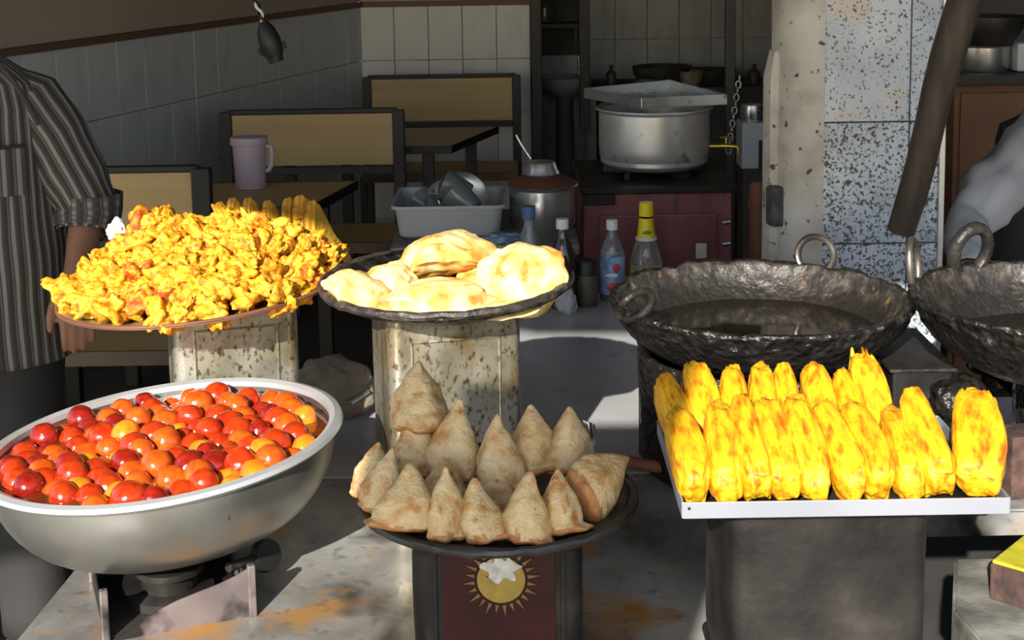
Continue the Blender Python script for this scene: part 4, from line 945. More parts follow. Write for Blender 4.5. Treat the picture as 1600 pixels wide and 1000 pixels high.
# bottles
def bottle(label, u, vt, d, r, parts, vb=None):
    zt2 = W3(u, vt, d).z; hh = zt2 - CT; p = W3(u, 480, d)
    t = thing('sauce_bottle', label, 'bottle', (p.x, d, CT))
    for nm, prof, m in parts: B().lathe([(max(a * r, 0.0001), b_ * hh) for a, b_ in prof], 32).build(nm, M[m], t)
    return t, hh
BP = [(0, 0), (0.92, 0), (1, 0.02), (1, 0.55), (0.93, 0.62), (0.55, 0.76), (0.36, 0.84), (0.34, 0.93), (0, 0.93)]
t, hh = bottle('clear sauce bottle with blue label and white cap before the red cabinet', 957, 343, 4.02, 20 * 4.02 / F,
    [('glass_body', BP, 'glass'), ('sauce', [(0, 0.01), (0.9, 0.012), (0.94, 0.5), (0, 0.5)], 'brownglass'), ('paper_label', [(1.01, 0.10), (1.02, 0.10), (1.02, 0.56), (1.01, 0.56)], 'bluelabel'), ('cap', [(0.44, 0.88), (0.46, 0.88), (0.46, 0.99), (0.40, 1.0), (0, 1.0)], 'whiteprint')])
r_ = 20 * 4.02 / F
for (nm, dx, z, sx2, sz2, m) in (('label_emblem', 0.25, 0.43, 0.30, 0.055, 'redprint'), ('label_word', 0.05, 0.20, 0.62, 0.05, 'redprint'), ('label_word', -0.1, 0.34, 0.5, 0.03, 'whiteprint')):
    y = -math.sqrt(max(0, 1 - dx * dx)) * r_ * 1.02
    B().ell((dx * r_, y, z * hh), (sx2 * r_, 0.004, sz2 * hh), sub=2).build(nm, M[m], t)
t, hh = bottle('clear sauce bottle with yellow cap and yellow green label', 1010, 316, 4.05, 26 * 4.05 / F,
    [('glass_body', [(0, 0), (0.95, 0), (1, 0.02), (1, 0.34), (0.9, 0.46), (0.62, 0.60), (0.44, 0.66), (0.42, 0.84), (0, 0.84)], 'glass'), ('sauce', [(0, 0.01), (0.92, 0.012), (0.94, 0.10), (0, 0.10)], 'brownglass'),
     ('paper_label', [(1.01, 0.06), (1.02, 0.06), (1.02, 0.30), (1.01, 0.30)], 'yellow'), ('neck_band', [(0.62, 0.615), (0.66, 0.61), (0.66, 0.64), (0.6, 0.645)], 'whiteprint'), ('neck_label', [(0.57, 0.64), (0.58, 0.64), (0.44, 0.84), (0.42, 0.84)], 'yellow'), ('cap', [(0.42, 0.86), (0.46, 0.86), (0.42, 1.0), (0, 1.0)], 'yellow')])
r2 = 26 * 4.05 / F
for (dx, z, sx2, sz2, m) in ((-0.8, 0.18, 0.2, 0.10, 'green'), (0.15, 0.19, 0.45, 0.04, 'orange'), (0.0, 0.70, 0.3, 0.02, 'green')):
    k_ = 1.02 if z < 0.5 else 0.55
    y = -math.sqrt(max(0, 1 - dx * dx)) * r2 * k_
    B().ell((dx * r2 * (1 if z < .5 else .5), y, z * hh), (sx2 * r2, 0.006 if z < .5 else 0.004, sz2 * hh), sub=2).build('label_print', M[m], t)
bottle('dark sauce bottle with silver cap behind the right hand bread', 880, 340, 3.95, 21 * 3.95 / F,
    [('glass_body', BP, 'brownglass'), ('cap', [(0.46, 0.88), (0.48, 0.88), (0.48, 0.99), (0, 1.0)], 'whiteprint')])
bottle('clear empty bottle with blue cap behind the bread pan', 828, 322, 3.98, 20 * 3.98 / F,
    [('glass_body', BP, 'glass'), ('cap', [(0.5, 0.87), (0.52, 0.87), (0.52, 1.0), (0, 1.0)], 'bluecap')])
jr = thing('spice_jar', 'squat black jar standing left of the blue labelled bottle', 'jar', (W3(917, 470, 3.97).x, 3.97, CT))
B().lathe([(0.0001, 0), (0.030, 0), (0.032, 0.005), (0.032, 0.075), (0.026, 0.09), (0.0001, 0.09)], 32).build('jar_body', M['darkgoods'], jr)
B().lathe([(0.028, 0.088), (0.029, 0.088), (0.028, 0.125), (0.024, 0.13), (0.0001, 0.13)], 32).build('lid', M['blackknob'], jr)
def crumple(name, lab, cat, loc, s, m, seed, sub=4):
    b = B(); b.ell((0, 0, 0), s, sub=sub, fn=lambda c: c * (1 + 0.45 * nz(c, 1.8, seed) + 0.28 * abs(nz(c, 4, seed + 2))))
    o = b.build(name, m); o.location = loc; return tag(o, lab, cat)
crumple('crumpled_cloth', 'pale crumpled rag under the right rim of the bread pan', 'cloth', WZ(884, 487, CT) + Vector((0, 0, 0.03)), (0.030, 0.03, 0.038), M['greyshirt'], 3)
crumple('foil_wrapper', 'crumpled blue wrapper behind the bread pan', 'wrapper', W3(788, 372, 4.1), (0.055, 0.03, 0.016), M['bluerag'], 8).location.z += 0.0
crumple('cloth_sack', 'beige cloth sack lying behind the syrup bowl', 'sack', WZ(520, 645, CT) + Vector((0, 0, 0.055)), (0.085, 0.06, 0.065), M['sack'], 5)
crumple('sunlit_lump', 'bright white lump for a sunlit spot beside the striped cuff', 'sun_patch', W3(183, 362, 3.02), (0.018, 0.02, 0.022), M['sun_patch'], 6)  # white lump stands in for a sunlit spot on the seat behind
# steel bracket by the kachori tin, spoon piece
o = B().tube([WZ(905, 700, CT) + Vector((0, 0, 0.002)), W3(908, 660, 2.95), W3(922, 664, 2.95), WZ(926, 690, CT) + Vector((0, 0, 0.002))], 0.006, 10).build('steel_hook', M['steel']); tag(o, 'bent shiny steel rod behind the rightmost samosa', 'rod')
o = B().tube([WZ(528, 650, CT) + Vector((0, 0, 0.02)), W3(550, 628, 3.0), W3(575, 612, 3.05)], 0.005, 10).build('steel_rod', M['steel']); tag(o, 'thin steel rod beside the cloth sack', 'rod')

# red cabinet with the big pot
rc = thing('red_cabinet', 'dull red metal stove cabinet below the big aluminium pot', 'cabinet', (W3(1028, 330, 4.55).x, 4.55, 0))
rz_ = W3(1028, 296, 4.55).z; rw = 236 * 4.55 / F
B().box((0, 0.27, rz_ / 2), (rw, 0.52, rz_ - 0.01), bevel=0.006).build('cabinet_body', M['red'], rc)
B().box((0, 0.26, rz_), (rw + 0.02, 0.56, 0.022), bevel=0.004).build('top_plate', M['sootshadetin'], rc)
B().box((-rw / 2 + 0.05, -0.004, rz_ - 0.03), (0.10, 0.012, 0.035), bevel=0.003).build('grey_patch', M['sootshadetin'], rc)
B().box((0.0, -0.002, rz_ / 2 - 0.02), (rw - 0.10, 0.012, rz_ - 0.12), bevel=0.006).build('front_panel', M['red'], rc)
for s in (0.0, 0.07): B().tube([(rw / 2 - 0.03, -0.01, rz_ - 0.11 - s), (rw / 2 - 0.005, -0.02, rz_ - 0.105 - s)], 0.008, 8).build('handle', M['steel'], rc)
B().box((rw / 2 - 0.10, -0.012, rz_ - 0.20), (0.035, 0.01, 0.05), bevel=0.004).build('white_tag', M['whiteprint'], rc)
PDY = 4.80
bp_ = W3(1022, 262, PDY); bpr = 87 * PDY / F
big = thing('stock_pot', 'big scorched aluminium pot with a brass tap on the red cabinet', 'pot', (bp_.x, PDY, rz_ + 0.035))
bh = W3(1022, 168, PDY).z - rz_ - 0.035
B().lathe([(0.0001, 0), (bpr * 0.80, 0), (bpr * 0.92, 0.012), (bpr * 0.985, 0.04), (bpr, 0.07), (bpr, bh - 0.01), (bpr * 1.06, bh), (bpr * 1.05, bh + 0.005), (bpr * 0.97, bh - 0.004), (bpr * 0.97, 0.02), (0.0001, 0.015)], 72).build('pot_body', M['alubright'], big)
B().tube([(bpr * 0.98, -0.04, 0.07), (bpr + 0.05, -0.05, 0.072), (bpr + 0.085, -0.06, 0.07), (bpr + 0.09, -0.06, 0.045)], [0.007, 0.010, 0.007, 0.006], 10).build('tap', M['brass'], big)
B().tube([(bpr + 0.05, -0.05, 0.078), (bpr + 0.05, -0.05, 0.10)], [0.005, 0.004], 8).tube([(bpr + 0.03, -0.05, 0.10), (bpr + 0.07, -0.05, 0.10)], 0.004, 8).build('tap_key', M['brass'], big)
for k in range(5):
    a = 2 * math.pi * k / 5 + 0.3; B().box((bpr * 0.7 * math.cos(a), bpr * 0.7 * math.sin(a), -0.014), (0.09, 0.02, 0.028), rot=Euler((0, 0, a)), bevel=0.003).build('trivet_bar', M['darkiron'], big)
# square tray lying on the pot
zr = rz_ + 0.035 + bh + 0.012
cs = [WZ(913, 150, zr + 0.02), WZ(1046, 136, zr + 0.02), WZ(1136, 160, zr + 0.02), WZ(1002, 176, zr)]
cm = sum(cs, Vector()) / 4
lt = thing('square_tray', 'battered shallow steel tray resting on the big pot', 'tray', cm)
loc = [c - cm for c in cs]
for v_ in loc: v_.z = 0.006
B().prism([(p.x, p.y) for p in loc], -0.002, 0.001).build('tray_floor', M['steel'], lt)
for i in range(4):
    p, q = loc[i], loc[(i + 1) % 4]; dd = q - p
    B().box((p + q) / 2 + Vector((0, 0, 0.010)), (dd.length, 0.004, 0.032), rot=Euler((0, 0, math.atan2(dd.y, dd.x))), bevel=0.0015).build('tray_lip', M['steel'], lt)
# rusty gas cylinder pipe and post
gp = W3(1187, 350, 4.3); o = thing('rusty_cylinder', 'rust brown upright cylinder beside the pillar', 'cylinder', (gp.x, 4.3, 0))
zt3 = W3(1187, 283, 4.3).z
B().lathe([(0.0001, 0), (0.030, 0), (0.032, 0.02), (0.032, zt3 - 0.02), (0.024, zt3), (0.0001, zt3)], 28).build('cylinder_body', M['rust'], o)
B().lathe([(0.034, zt3 - 0.08), (0.036, zt3 - 0.08), (0.036, zt3 - 0.06), (0.034, zt3 - 0.06)], 28, cap0=False, cap1=False).build('collar', M['rust'], o)
pp = W3(1150, 100, 5.3); o = B().box((0, 0, 0), (0.036, 0.036, 2.75), bevel=0.004).build('steel_post', M['blackframe']); o.location = (pp.x, 5.45, 1.375); tag(o, 'thin black post rising behind the big pot', 'post')
b = B(); p0 = W3(1155, 122, 5.2); p1 = W3(1138, 235, 5.0)
for k in range(12):
    c_ = p0.lerp(p1, k / 11); pts = []
    for j in range(12):
        a = 2 * math.pi * j / 12; off = Vector((math.cos(a) * 0.009, 0, math.sin(a) * 0.013)) if k % 2 else Vector((0, math.cos(a) * 0.009, math.sin(a) * 0.013))
        pts.append(c_ + off)
    b.tube(pts, 0.003, 6, closed=True)
ch = b.build('hanging_chain', M['steel']); tag(ch, 'thin metal chain hanging beside the black post', 'chain')
# kitchen background
e = thing('white_cabinet', 'small white enamel box in the back of the kitchen', 'box', (W3(1180, 230, 6.2).x, 6.2, 0))
zb_ = W3(1180, 264, 6.2).z; zt4 = W3(1180, 192, 6.2).z
B().box((0, 0.08, (zb_ + zt4) / 2), (42 * 6.2 / F, 0.16, zt4 - zb_), bevel=0.006).build('box_body', M['enamel'], e)
B().box((0.035, -0.004, (zb_ + zt4) / 2 - 0.04), (0.04, 0.016, 0.13), bevel=0.003).build('dark_panel', M['blackframe'], e)
B().box((0, 0.08, zb_ / 2), (0.10, 0.14, zb_)).build('stand', M['darkwall'], e)
B().lathe([(0.0001, zt4), (0.05, zt4), (0.055, zt4 + 0.04), (0.05, zt4 + 0.07), (0.0001, zt4 + 0.07)], 24, c=(0, 0.08, 0)).build('pan', M['steel'], e)
ks = thing('kitchen_bench', 'dark cluttered worktop along the rear kitchen wall', 'worktop', (0, 0, 0))
kz0 = W3(1050, 132, 8.6).z; xa = W3(930, 130, 8.6).x; xb = xa + 1.6
B().box(((xa + xb) / 2, 8.68, kz0 - 0.02), (xb - xa, 0.55, 0.04)).build('worktop_slab', M['darkwall'], ks)
B().box(((xa + xb) / 2, 8.72, kz0 / 2 - 0.02), (xb - xa - 0.05, 0.45, kz0 - 0.04)).build('worktop_base', M['darkwall'], ks)
def bgp(name, lab, u, v0, d, r, hpx, m, prof=None, cat='pan'):
    s = d / F; h = hpx * s; p = W3(u, v0, d); p.z = kz0
    b = B(); b.lathe([(max(a * r * s, .0001), z * h) for a, z in (prof or [(0, 0), (0.7, 0), (1, 0.5), (1.05, 1), (0.95, 1), (0.65, 0.1), (0, 0.08)])], 28)
    o = b.build(name, M[m]); o.location = p; return tag(o, lab, cat)
bp3 = [(0, 0), (1, 0), (1, 0.6), (0.4, 0.75), (0.4, 1), (0, 1)]
bgp('dark_bottle', 'small dark bottle left of the clutter on the rear worktop', 955, 130, 8.6, 8, 32, 'darkgoods', bp3, 'bottle')
bgp('dark_bottle', 'small dark bottle right of the black post on the rear worktop', 1178, 124, 8.6, 9, 30, 'darkgoods', bp3, 'bottle')
bgp('wide_pan', 'wide dark pan stacked on the rear worktop', 1035, 130, 8.65, 45, 28, 'darkgoods')
bgp('wide_pan', 'low dark pan at the right of the rear worktop', 1110, 130, 8.65, 38, 22, 'darkgoods')
bgp('mixing_pot', 'olive coloured pot on the rear worktop behind the tray', 1080, 132, 8.5, 18, 24, 'sack', cat='pot')
bgp('folded_bag', 'yellowish bag behind the tray on the rear worktop', 1010, 132, 8.5, 18, 12, 'sack', [(0, 0), (1, 0), (1.05, 0.5), (0.7, 1), (0, 1)], 'bag')
# wash basin with pedestal, shelf and dark upright
wb_ = W3(882, 120, 8.5); ws = 8.5 / F
ba = thing('wash_basin', 'grimy wash basin on a pedestal in the dark passage', 'basin', (wb_.x, 8.5, 0))
zt5 = wb_.z
B().lathe([(0.0001, zt5 - 0.13), (0.07, zt5 - 0.12), (0.14, zt5 - 0.06), (0.16, zt5 - 0.035), (0.165, zt5), (0.15, zt5), (0.13, zt5 - 0.05), (0.0001, zt5 - 0.10)], 40).build('basin', M['porcelain'], ba)
B().lathe([(0.09, 0), (0.06, 0.1), (0.05, zt5 - 0.12), (0.0001, zt5 - 0.11)], 24).build('pedestal', M['darkwall'], ba)
B().tube([(0.09, 0.06, zt5), (0.09, 0.06, zt5 + 0.10), (0.09, 0.0, zt5 + 0.11)], 0.010, 10).build('tap', M['steel'], ba)
o = thing('passage_shelf', 'black wall shelf above the wash basin', 'shelf', W3(868, 40, 8.7))
B().box((0, 0.05, 0), (0.30, 0.2, 0.03), bevel=0.003).build('board', M['blackframe'], o)
for s in (-1, 1): B().box((s * 0.12, 0.08, -0.06), (0.02, 0.14, 0.10)).build('bracket', M['blackframe'], o)
o = thing('metal_can', 'dark can standing on the passage shelf', 'can', W3(851, 38, 8.68) + Vector((0, 0, 0.016)))
B().lathe([(0.0001, 0), (0.05, 0), (0.05, 0.10), (0.045, 0.11), (0.0001, 0.11)], 24).build('can_body', M['darkgoods'], o)
B().box((0, -0.052, 0.06), (0.014, 0.006, 0.05), bevel=0.002).build('bright_strip', M['whiteprint'], o)
o = B().box((0, 0, 0), (0.06, 0.06, 2.2), bevel=0.005).build('dark_pipe', M['blackframe']); p = W3(913, 60, 8.3); o.location = (p.x, 8.3, 1.10 + 0.62); o.location.z = 1.6; tag(o, 'dark upright duct between the basin and the kitchen tiles', 'duct')
B().box((W3(872, 80, 8.85).x, 8.9, 1.1), (0.26, 0.03, 0.42), bevel=0.004).build('passage_mirror', M['darkwall']); o = bpy.data.objects['passage_mirror']; tag(o, 'dark framed panel on the wall above the wash basin', 'panel')

# right hand background: cabinet with pots
rbx = W3(1490, 200, 5.0).x
zt6 = W3(1550, 122, 5.0).z
cb = thing('plywood_cabinet', 'brown plywood cabinet behind the man in grey at the right edge', 'cabinet', (rbx + 0.45, 5.0, 0))
B().box((0, 0.2, zt6 / 2), (0.9, 0.4, zt6 - 0.02), bevel=0.004).build('cabinet_body', M['plywood'], cb)
B().box((0, 0.17, zt6), (0.96, 0.48, 0.035), bevel=0.004).build('cabinet_top', M['blackframe'], cb)
for k in range(2): B().box((-0.22 + 0.44 * k, -0.004, zt6 / 2), (0.42, 0.014, zt6 - 0.10), bevel=0.004).build('door', M['plywood'], cb)
s_ = 5.05 / F
sp_p = thing('steel_pot', 'shiny steel pot on the plywood cabinet', 'pot', (W3(1540, 90, 5.05).x, 5.1, zt6 + 0.018))
B().lathe([(0.0001, 0), (40 * s_, 0), (44 * s_, 0.015), (44 * s_, 0.085), (47 * s_, 0.09), (42 * s_, 0.088), (42 * s_, 0.012), (0.0001, 0.01)], 40).build('pot_body', M['steel'], sp_p)
bk = thing('black_pan', 'black pan stacked on the shiny steel pot', 'pan', (W3(1548, 40, 5.05).x, 5.1, zt6 + 0.110))
B().lathe([(0.0001, 0), (40 * s_, 0), (55 * s_, 0.05), (62 * s_, 0.08), (62 * s_, 0.10), (58 * s_, 0.09), (40 * s_, 0.012), (0.0001, 0.01)], 40).build('pan_body', M['panblack'], bk)
o = B().box((0, 0, 0), (0.08, 0.10, 0.10), bevel=0.01).build('white_carton', M['enamel']); o.location = (W3(1600, 60, 5.0).x + 0.02, 5.05, zt6 + 0.07); tag(o, 'pale carton at the right edge beside the steel pot', 'carton')

# ------------------------------------------------------------------ people
def capsule_chain(b, pts, rads, seg=14):
    pts = [Vector(p) for p in pts]
    fp, fr = [], []
    for i in range(len(pts) - 1):
        for k in range(5):
            t = k / 5; fp.append(pts[i].lerp(pts[i + 1], t)); fr.append(rads[i] * (1 - t) + rads[i + 1] * t)
    fp.append(pts[-1]); fr.append(rads[-1])
    b.tube(fp, fr, seg)
    for p, r in ((pts[0], rads[0]), (pts[-1], rads[-1])): b.ell(p, (r, r, r), sub=2)
    for p, r in zip(pts[1:-1], rads[1:-1]): b.ell(p, (r, r, r), sub=2)
def hand(b, wrist, d, side, pal, curl=0.25):
    """wrist, direction of fingers d, side = direction towards the thumb, pal = palm normal"""
    d = d.normalized(); side = (side - d * side.dot(d)).normalized(); pal = d.cross(side) if pal is None else pal
    for k in range(4): 
        s = (1.5 - k) * 0.019
        capsule_chain(b, [wrist + side * s * 0.4, wrist + d * 0.05 + side * s * 0.9, wrist + d * 0.088 + side * s], [0.016, 0.014, 0.011], 10)
    ln = [0.072, 0.080, 0.074, 0.058]
    for k in range(4):
        s = (1.5 - k) * 0.020; p = wrist + d * 0.085 + side * s; q = d; pts = [p]; 
        for j in range(3):
            q = (q + pal * curl).normalized(); p = p + q * ln[k] * [0.42, 0.33, 0.25][j]; pts.append(p)
        capsule_chain(b, pts, [0.0098, 0.009, 0.0082, 0.0068], 10)
    p = wrist + d * 0.02 + side * 0.028
    capsule_chain(b, [p, p + d * 0.03 + side * 0.022, p + d * 0.062 + side * 0.030 + pal * 0.006, p + d * 0.088 + side * 0.030 + pal * 0.012], [0.014, 0.0115, 0.010, 0.0078], 10)
def head(b, c, f):
    b.ell(c, (0.074, 0.092, 0.112), sub=3); b.ell(c + Vector((0, -0.02, -0.06)), (0.055, 0.065, 0.06), sub=3)
    b.ell(c + Vector((0, -0.098, -0.015)), (0.013, 0.02, 0.022), sub=2); b.ell(c + Vector((0, -0.085, -0.062)), (0.026, 0.012, 0.008), sub=2)
    for s in (-1, 1): b.ell(c + Vector((s * 0.076, 0.005, -0.01)), (0.010, 0.02, 0.03), sub=2)
def finish_body(b, root, vox=0.0055):
    o = b.build('body', M['skin'], root)
    m = o.modifiers.new('r', 'REMESH'); m.mode = 'VOXEL'; m.voxel_size = vox; m.use_smooth_shade = True
    m = o.modifiers.new('s', 'SMOOTH'); m.factor = 0.5; m.iterations = 3
    return o
def eyes_hair(root, c):
    for s in (-1, 1): B().ell(c + Vector((s * 0.030, -0.080, 0.004)), (0.012, 0.008, 0.006), sub=2).build('eye', M['porcelain'], root); B().ell(c + Vector((s * 0.030, -0.087, 0.004)), (0.0055, 0.003, 0.0055), sub=2).build('iris', M['hair'], root)
    def fn(q): return q * (1 + 0.06 * nz(q, 5, 1))
    b = B(); b.ell(c + Vector((0, 0.012, 0.022)), (0.082, 0.095, 0.105), sub=4, fn=fn)
    bmesh.ops.delete(b.bm, geom=[v for v in b.bm.verts if v.co.z < c.z - 0.02 + max(0, (c.y - v.co.y)) * 0.75], context='VERTS')
    b.build('hair', M['hair'], root)
def cloth_loft(name, root, secs, mat, seg=40, wr=0.006, seed=0, cap=False, freq=9, thick=0.004):
    """secs: list of (centre, xaxis, yaxis) where axes already carry their half widths"""
    bm = bmesh.new(); uvl = bm.loops.layers.uv.new('UVMap'); rows = []; 
    fine = []
    for i in range(len(secs) - 1):
        for k in range(6):
            t = k / 6; t2 = t
            fine.append(tuple(Vector(a).lerp(Vector(c_), t2) for a, c_ in zip(secs[i], secs[i + 1])))
    fine.append(tuple(Vector(a) for a in secs[-1]))
    for ri, (c_, X, Y) in enumerate(fine):
        row = []
        for k in range(seg):
            a = 2 * math.pi * k / seg; q = X * math.cos(a) + Y * math.sin(a); p = c_ + q
            row.append(bm.verts.new(p + q.normalized() * wr * (noise.noise(Vector((p.x * freq + seed, p.y * freq, p.z * freq * 0.6))) + 0.5 * noise.noise(Vector((p.x * freq * 2.5, p.y * freq * 2.5 + seed, p.z * freq * 1.2))))))
        rows.append(row)
    for i in range(len(rows) - 1):
        for k in range(seg):
            j = (k + 1) % seg; f = bm.faces.new((rows[i][k], rows[i][j], rows[i + 1][j], rows[i + 1][k])); f.smooth = True
            for lp, (uu, vv) in zip(f.loops, ((k, i), (k + 1, i), (k + 1, i + 1), (k, i + 1))): lp[uvl].uv = (uu / seg, vv / len(rows))
    if cap: bm.faces.new(rows[-1])
    me = bpy.data.meshes.new(name); bm.to_mesh(me); bm.free(); me.materials.append(mat)
    o = bpy.data.objects.new(name, me); C.objects.link(o); o.parent = root
    m = o.modifiers.new('t', 'SOLIDIFY'); m.thickness = thick; m.offset = -1
    return o

# the man in the striped shirt
VD = 3.2
vx = W3(-58, 300, VD).x
v0 = Vector((vx, VD, 0))
man = thing('person', 'person in a striped grey shirt standing at the left, arm hanging down', 'person', v0)
b = B()
SHZ = (W3(72, 140, VD + 0.02) - v0).z; sh = W3(52, 164, VD + 0.02) - v0; el = W3(140, 322, VD + 0.0) - v0; wr_ = W3(118, 440, VD - 0.10) - v0
shr = Vector((-sh.x, 0.02, sh.z)); elr = Vector((-0.30, 0.03, sh.z - 0.29)); wrr = Vector((-0.30, -0.10, sh.z - 0.52))
for zc_, rx, ry, rzz in ((0.90, 0.155, 0.115, 0.12), (1.02, 0.14, 0.105, 0.13), (1.18, 0.155, 0.11, 0.15), (1.28, 0.16, 0.10, 0.11)): b.ell(Vector((0, 0, zc_)), (rx, ry, rzz), sub=3)
nk = SHZ + 0.04
capsule_chain(b, [(0, 0, nk - 0.05), (0, -0.005, nk + 0.10)], [0.062, 0.052])
hc = Vector((0, -0.02, nk + 0.19)); head(b, hc, 0)
capsule_chain(b, [Vector((0.08, 0, sh.z - 0.04)), sh + Vector((-0.01, 0, -0.03)), el, wr_], [0.05, 0.046, 0.042, 0.028])
capsule_chain(b, [Vector((-0.08, 0, sh.z - 0.04)), shr + Vector((0.01, 0, -0.03)), elr, wrr], [0.05, 0.046, 0.042, 0.028])
fd = (W3(124, 545, VD - 0.10) - v0 - wr_)
hand(b, wr_, fd, Vector((-1, -0.35, 0)), Vector((-0.25, 0.6, 0)).normalized(), 0.12)
hand(b, wrr, Vector((0, -0.1, -1)), Vector((1, -0.4, 0)), Vector((0.6, 0.3, 0)).normalized())
for s in (-1, 1):
    capsule_chain(b, [(s * 0.085, 0, 0.88), (s * 0.095, -0.01, 0.48), (s * 0.10, 0.02, 0.09)], [0.085, 0.058, 0.042])
    capsule_chain(b, [(s * 0.10, 0.04, 0.045), (s * 0.11, -0.10, 0.035), (s * 0.115, -0.16, 0.03)], [0.042, 0.038, 0.03])
finish_body(b, man)
eyes_hair(man, hc)
hem = W3(60, 552, VD).z
secs = []
for z, hx, hy in ((hem, 0.228, 0.165), (hem + 0.10, 0.222, 0.16), (1.02, 0.208, 0.150), (1.15, 0.205, 0.146), (1.26, 0.212, 0.142), (SHZ - 0.03, 0.208, 0.128), (SHZ + 0.02, 0.185, 0.105), (SHZ + 0.055, 0.14, 0.088), (SHZ + 0.085, 0.095, 0.078), (SHZ + 0.115, 0.066, 0.068)):
    secs.append((Vector((0, 0, z)), Vector((hx, 0, 0)), Vector((0, hy, 0))))
sho = cloth_loft('shirt', man, secs, M['shirt'], seg=64, wr=0.012, freq=7)
def limb(name, p, rr_, mat, seed, wr=0.008):
    secs = []
    p = [Vector(q) for q in p]
    for i, q in enumerate(p):
        t = ((p[min(i + 1, len(p) - 1)]) - p[max(i - 1, 0)]).normalized(); X = t.cross(Vector((0, 1, 0))).normalized(); Y = X.cross(t).normalized()
        secs.append((q, X * rr_[i], Y * rr_[i]))
    return cloth_loft(name, man, secs, mat, seg=28, wr=wr, seed=seed, freq=14)
d_ = (el - sh)
cuff = W3(136, 362, VD - 0.02) - v0
limb('sleeve', [sh + Vector((-0.07, 0, 0.035)), sh + Vector((-0.01, 0, 0.0)), sh + d_ * 0.35, sh + d_ * 0.75, el + Vector((0, 0, -0.01)), cuff], [0.060, 0.078, 0.074, 0.070, 0.066, 0.060], M['sleeve'], 2)
limb('cuff', [el + Vector((0.0, 0, 0.03)), el + Vector((0, 0, -0.02)), cuff + Vector((0, 0, 0.0))], [0.069, 0.071, 0.064], M['cuff'], 6, 0.01)
dr = elr - shr
limb('sleeve', [shr + Vector((0.07, 0, 0.035)), shr + Vector((0.01, 0, 0.0)), shr + dr * 0.5, elr, elr + Vector((0, 0, -0.03))], [0.060, 0.080, 0.074, 0.068, 0.06], M['sleeve'], 9)
for s in (-1, 1):
    cloth_loft('trouser_leg', man, [(Vector((s * 0.10, 0.02, 0.06)), Vector((0.085, 0, 0)), Vector((0, 0.085, 0))), (Vector((s * 0.098, 0, 0.45)), Vector((0.092, 0, 0)), Vector((0, 0.095, 0))), (Vector((s * 0.09, 0, 0.82)), Vector((0.115, 0, 0)), Vector((0, 0.125, 0))), (Vector((s * 0.06, 0, 0.95)), Vector((0.12, 0, 0)), Vector((0, 0.13, 0)))], M['trousers'], seg=28, wr=0.008, seed=s)
# pocket, placket and shoulder strap
pkx = (W3(28, 300, VD).x - vx); pz0 = W3(28, 292, VD).z; pz1 = W3(28, 218, VD).z
pb2 = B()
def front_y(x): return -0.150 * math.sqrt(max(0.05, 1 - (x / 0.208) ** 2)) - 0.008
n = 8; ra = []; rb2 = []
vs = [[pb2.bm.verts.new((pkx - 0.055 + 0.11 * i / n, front_y(pkx - 0.055 + 0.11 * i / n) + dy, pz0 + (pz1 - pz0) * k / 4)) for i in range(n + 1)] for dy in (0.0, -0.006) for k in range(5)]
for s in (0, 5):
    for k in range(4):
        for i in range(n): pb2.bm.faces.new((vs[s + k][i], vs[s + k][i + 1], vs[s + k + 1][i + 1], vs[s + k + 1][i]))
uvl = pb2.bm.loops.layers.uv.new('UVMap')
for f in pb2.bm.faces:
    for lp in f.loops: lp[uvl].uv = ((lp.vert.co.x) / 1.15, lp.vert.co.z)
pb2.build('chest_pocket', M['shirt'], man)
B().tube([(pkx - 0.055 + 0.11 * i / n, front_y(pkx - 0.055 + 0.11 * i / n) - 0.007, pz1) for i in range(n + 1)], 0.004, 8).build('pocket_edge', M['trousers'], man)
stp = [W3(-8, 92, VD - 0.13) - v0, W3(20, 125, VD - 0.14) - v0, W3(45, 165, VD - 0.135) - v0, W3(60, 195, VD - 0.125) - v0]
B().tube(stp, 0.006, 8).build('strap', M['vest'], man)

# the man in grey at the right edge, seated
gd = 3.95
g0 = Vector((W3(1660, 300, gd).x, gd, 0))
gm = thing('person', 'person in light grey sleeves and dark vest, cut off by the right edge', 'person', g0)
def G(u, v, d): return W3(u, v, d) - g0
b = B()
s1 = G(1640, 205, 3.88); e1 = G(1512, 345, 3.66); w1 = G(1512, 425, 3.42)
zc1 = s1.z
for zc_, rx, ry, rzz in ((0.52, 0.16, 0.13, 0.11), (0.68, 0.145, 0.11, 0.15), (0.88, 0.155, 0.11, 0.16), (zc1 - 0.06, 0.16, 0.10, 0.10)): b.ell(Vector((0, 0, zc_)), (rx, ry, rzz), sub=3)
capsule_chain(b, [(0, -0.02, zc1), (0, -0.05, zc1 + 0.13)], [0.06, 0.05]); hc = Vector((0, -0.07, zc1 + 0.22)); head(b, hc, 0)
capsule_chain(b, [Vector((-0.06, 0, zc1 - 0.01)), s1, e1, w1], [0.06, 0.055, 0.042, 0.028])
s2 = Vector((0.19, 0, zc1)); e2 = Vector((0.26, -0.12, zc1 - 0.26)); w2 = Vector((0.18, -0.32, zc1 - 0.30))
capsule_chain(b, [Vector((0.06, 0, zc1 - 0.01)), s2, e2, w2], [0.06, 0.055, 0.042, 0.028])
hand(b, w1, Vector((0.3, -0.8, -0.45)), Vector((1, 0, 0.2)), Vector((0, 0, -1)), 0.3); hand(b, w2, Vector((-0.2, -1, -0.2)), Vector((-1, 0, 0.2)), Vector((0, 0, -1)), 0.3)
for s in (-1, 1):
    capsule_chain(b, [(s * 0.09, 0, 0.50), (s * 0.13, -0.40, 0.48), (s * 0.12, -0.38, 0.09)], [0.085, 0.06, 0.042]); capsule_chain(b, [(s * 0.12, -0.36, 0.045), (s * 0.13, -0.50, 0.035)], [0.04, 0.034])
finish_body(b, gm, 0.007); eyes_hair(gm, hc)
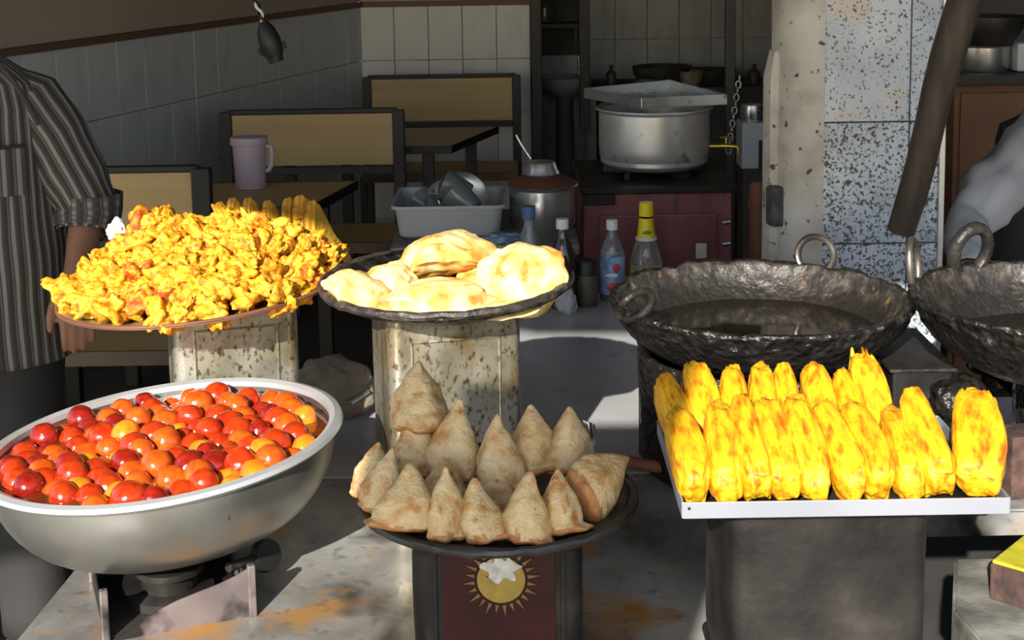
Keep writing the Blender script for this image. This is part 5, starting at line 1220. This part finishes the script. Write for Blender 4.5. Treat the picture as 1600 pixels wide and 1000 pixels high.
cloth_loft('vest', gm, [(Vector((0, 0, z)), Vector((hx, 0, 0)), Vector((0, hy, 0))) for z, hx, hy in ((0.42, 0.24, 0.19), (0.60, 0.225, 0.165), (0.80, 0.215, 0.15), (0.98, 0.20, 0.14), (zc1 + 0.01, 0.17, 0.11), (zc1 + 0.05, 0.09, 0.08))], M['vest'], seg=48, wr=0.014)
def limb2(name, p, r4, mat, seed, wr=0.010):
    secs = []; p = [Vector(q) for q in p]
    for i, q in enumerate(p):
        t = ((p[min(i + 1, len(p) - 1)]) - p[max(i - 1, 0)]).normalized(); X = t.cross(Vector((0, 1, 0))).normalized(); Y = X.cross(t).normalized(); secs.append((q, X * r4[i], Y * r4[i]))
    return cloth_loft(name, gm, secs, mat, seg=28, wr=wr, seed=seed, freq=17)
limb2('sleeve', [s1 + Vector((0.10, 0, 0.04)), s1, s1.lerp(e1, 0.5), e1, e1.lerp(w1, 0.5), w1], [0.085, 0.084, 0.070, 0.058, 0.05, 0.04], M['greyshirt'], 1, 0.022)
limb2('sleeve', [s2 + Vector((-0.08, 0, 0.02)), s2, s2.lerp(e2, 0.5), e2, e2.lerp(w2, 0.4)], [0.08, 0.085, 0.075, 0.068, 0.055], M['greyshirt'], 4)
for s in (-1, 1):
    limb2('trouser_leg', [(s * 0.08, 0.05, 0.50), (s * 0.11, -0.2, 0.50), (s * 0.13, -0.40, 0.47), (s * 0.125, -0.40, 0.25), (s * 0.12, -0.38, 0.08)], [0.12, 0.105, 0.085, 0.075, 0.07], M['trousers'], s)
stl = thing('wooden_stool', 'low wooden stool under the seated person at the right edge', 'stool', g0)
B().box((0, 0.02, 0.40), (0.34, 0.30, 0.03), bevel=0.005).build('seat', M['wood'], stl)
for sx3 in (-1, 1):
    for sy3 in (-1, 1): B().box((sx3 * 0.14, 0.02 + sy3 * 0.12, 0.19), (0.035, 0.035, 0.39)).build('leg', M['wood'], stl)
print('jamuns', cnt, 'pakoras', len([o for o in bpy.data.objects if o.name.startswith('pakora') and o.type == 'MESH']))

bpy.context.view_layer.update()
def under(child, parent):                # a piece of a part: keep its place, change its parent
    child.parent = parent; child.matrix_parent_inverse = (parent.parent.matrix_world @ parent.matrix_basis).inverted() @ child_parent_world
for root in [o for o in bpy.data.objects if o.parent is None]:
    kids = {}
    for c in root.children: kids.setdefault(c.name.split('.')[0], []).append(c)
    for ch, pa_ in (('sun_rays', 'maroon_panel'), ('sun_disc', 'maroon_panel'), ('worn_patch', 'maroon_panel'), ('pocket_edge', 'chest_pocket'), ('chest_pocket', None), ('label_emblem', 'paper_label'), ('label_word', 'paper_label'),
                    ('label_print', 'paper_label'), ('tap_key', 'tap'), ('rivet', 'front_lip'), ('white_tag', 'front_panel'), ('grey_patch', 'cabinet_body'), ('handle', 'front_panel'), ('lug', 'shell'), ('contact_ring', 'shell'), ('seat_edge', 'seat'), ('edge_band', 'tabletop'), ('dark_panel', 'box_body'), ('bright_strip', 'can_body'), ('tap', 'basin')):
        if pa_ and ch in kids and pa_ in kids:
            for c in kids[ch]:
                if ch == 'tap' and root['category'] != 'basin': continue
                child_parent_world = c.parent.matrix_world @ c.matrix_parent_inverse
                under(c, kids[pa_][0])
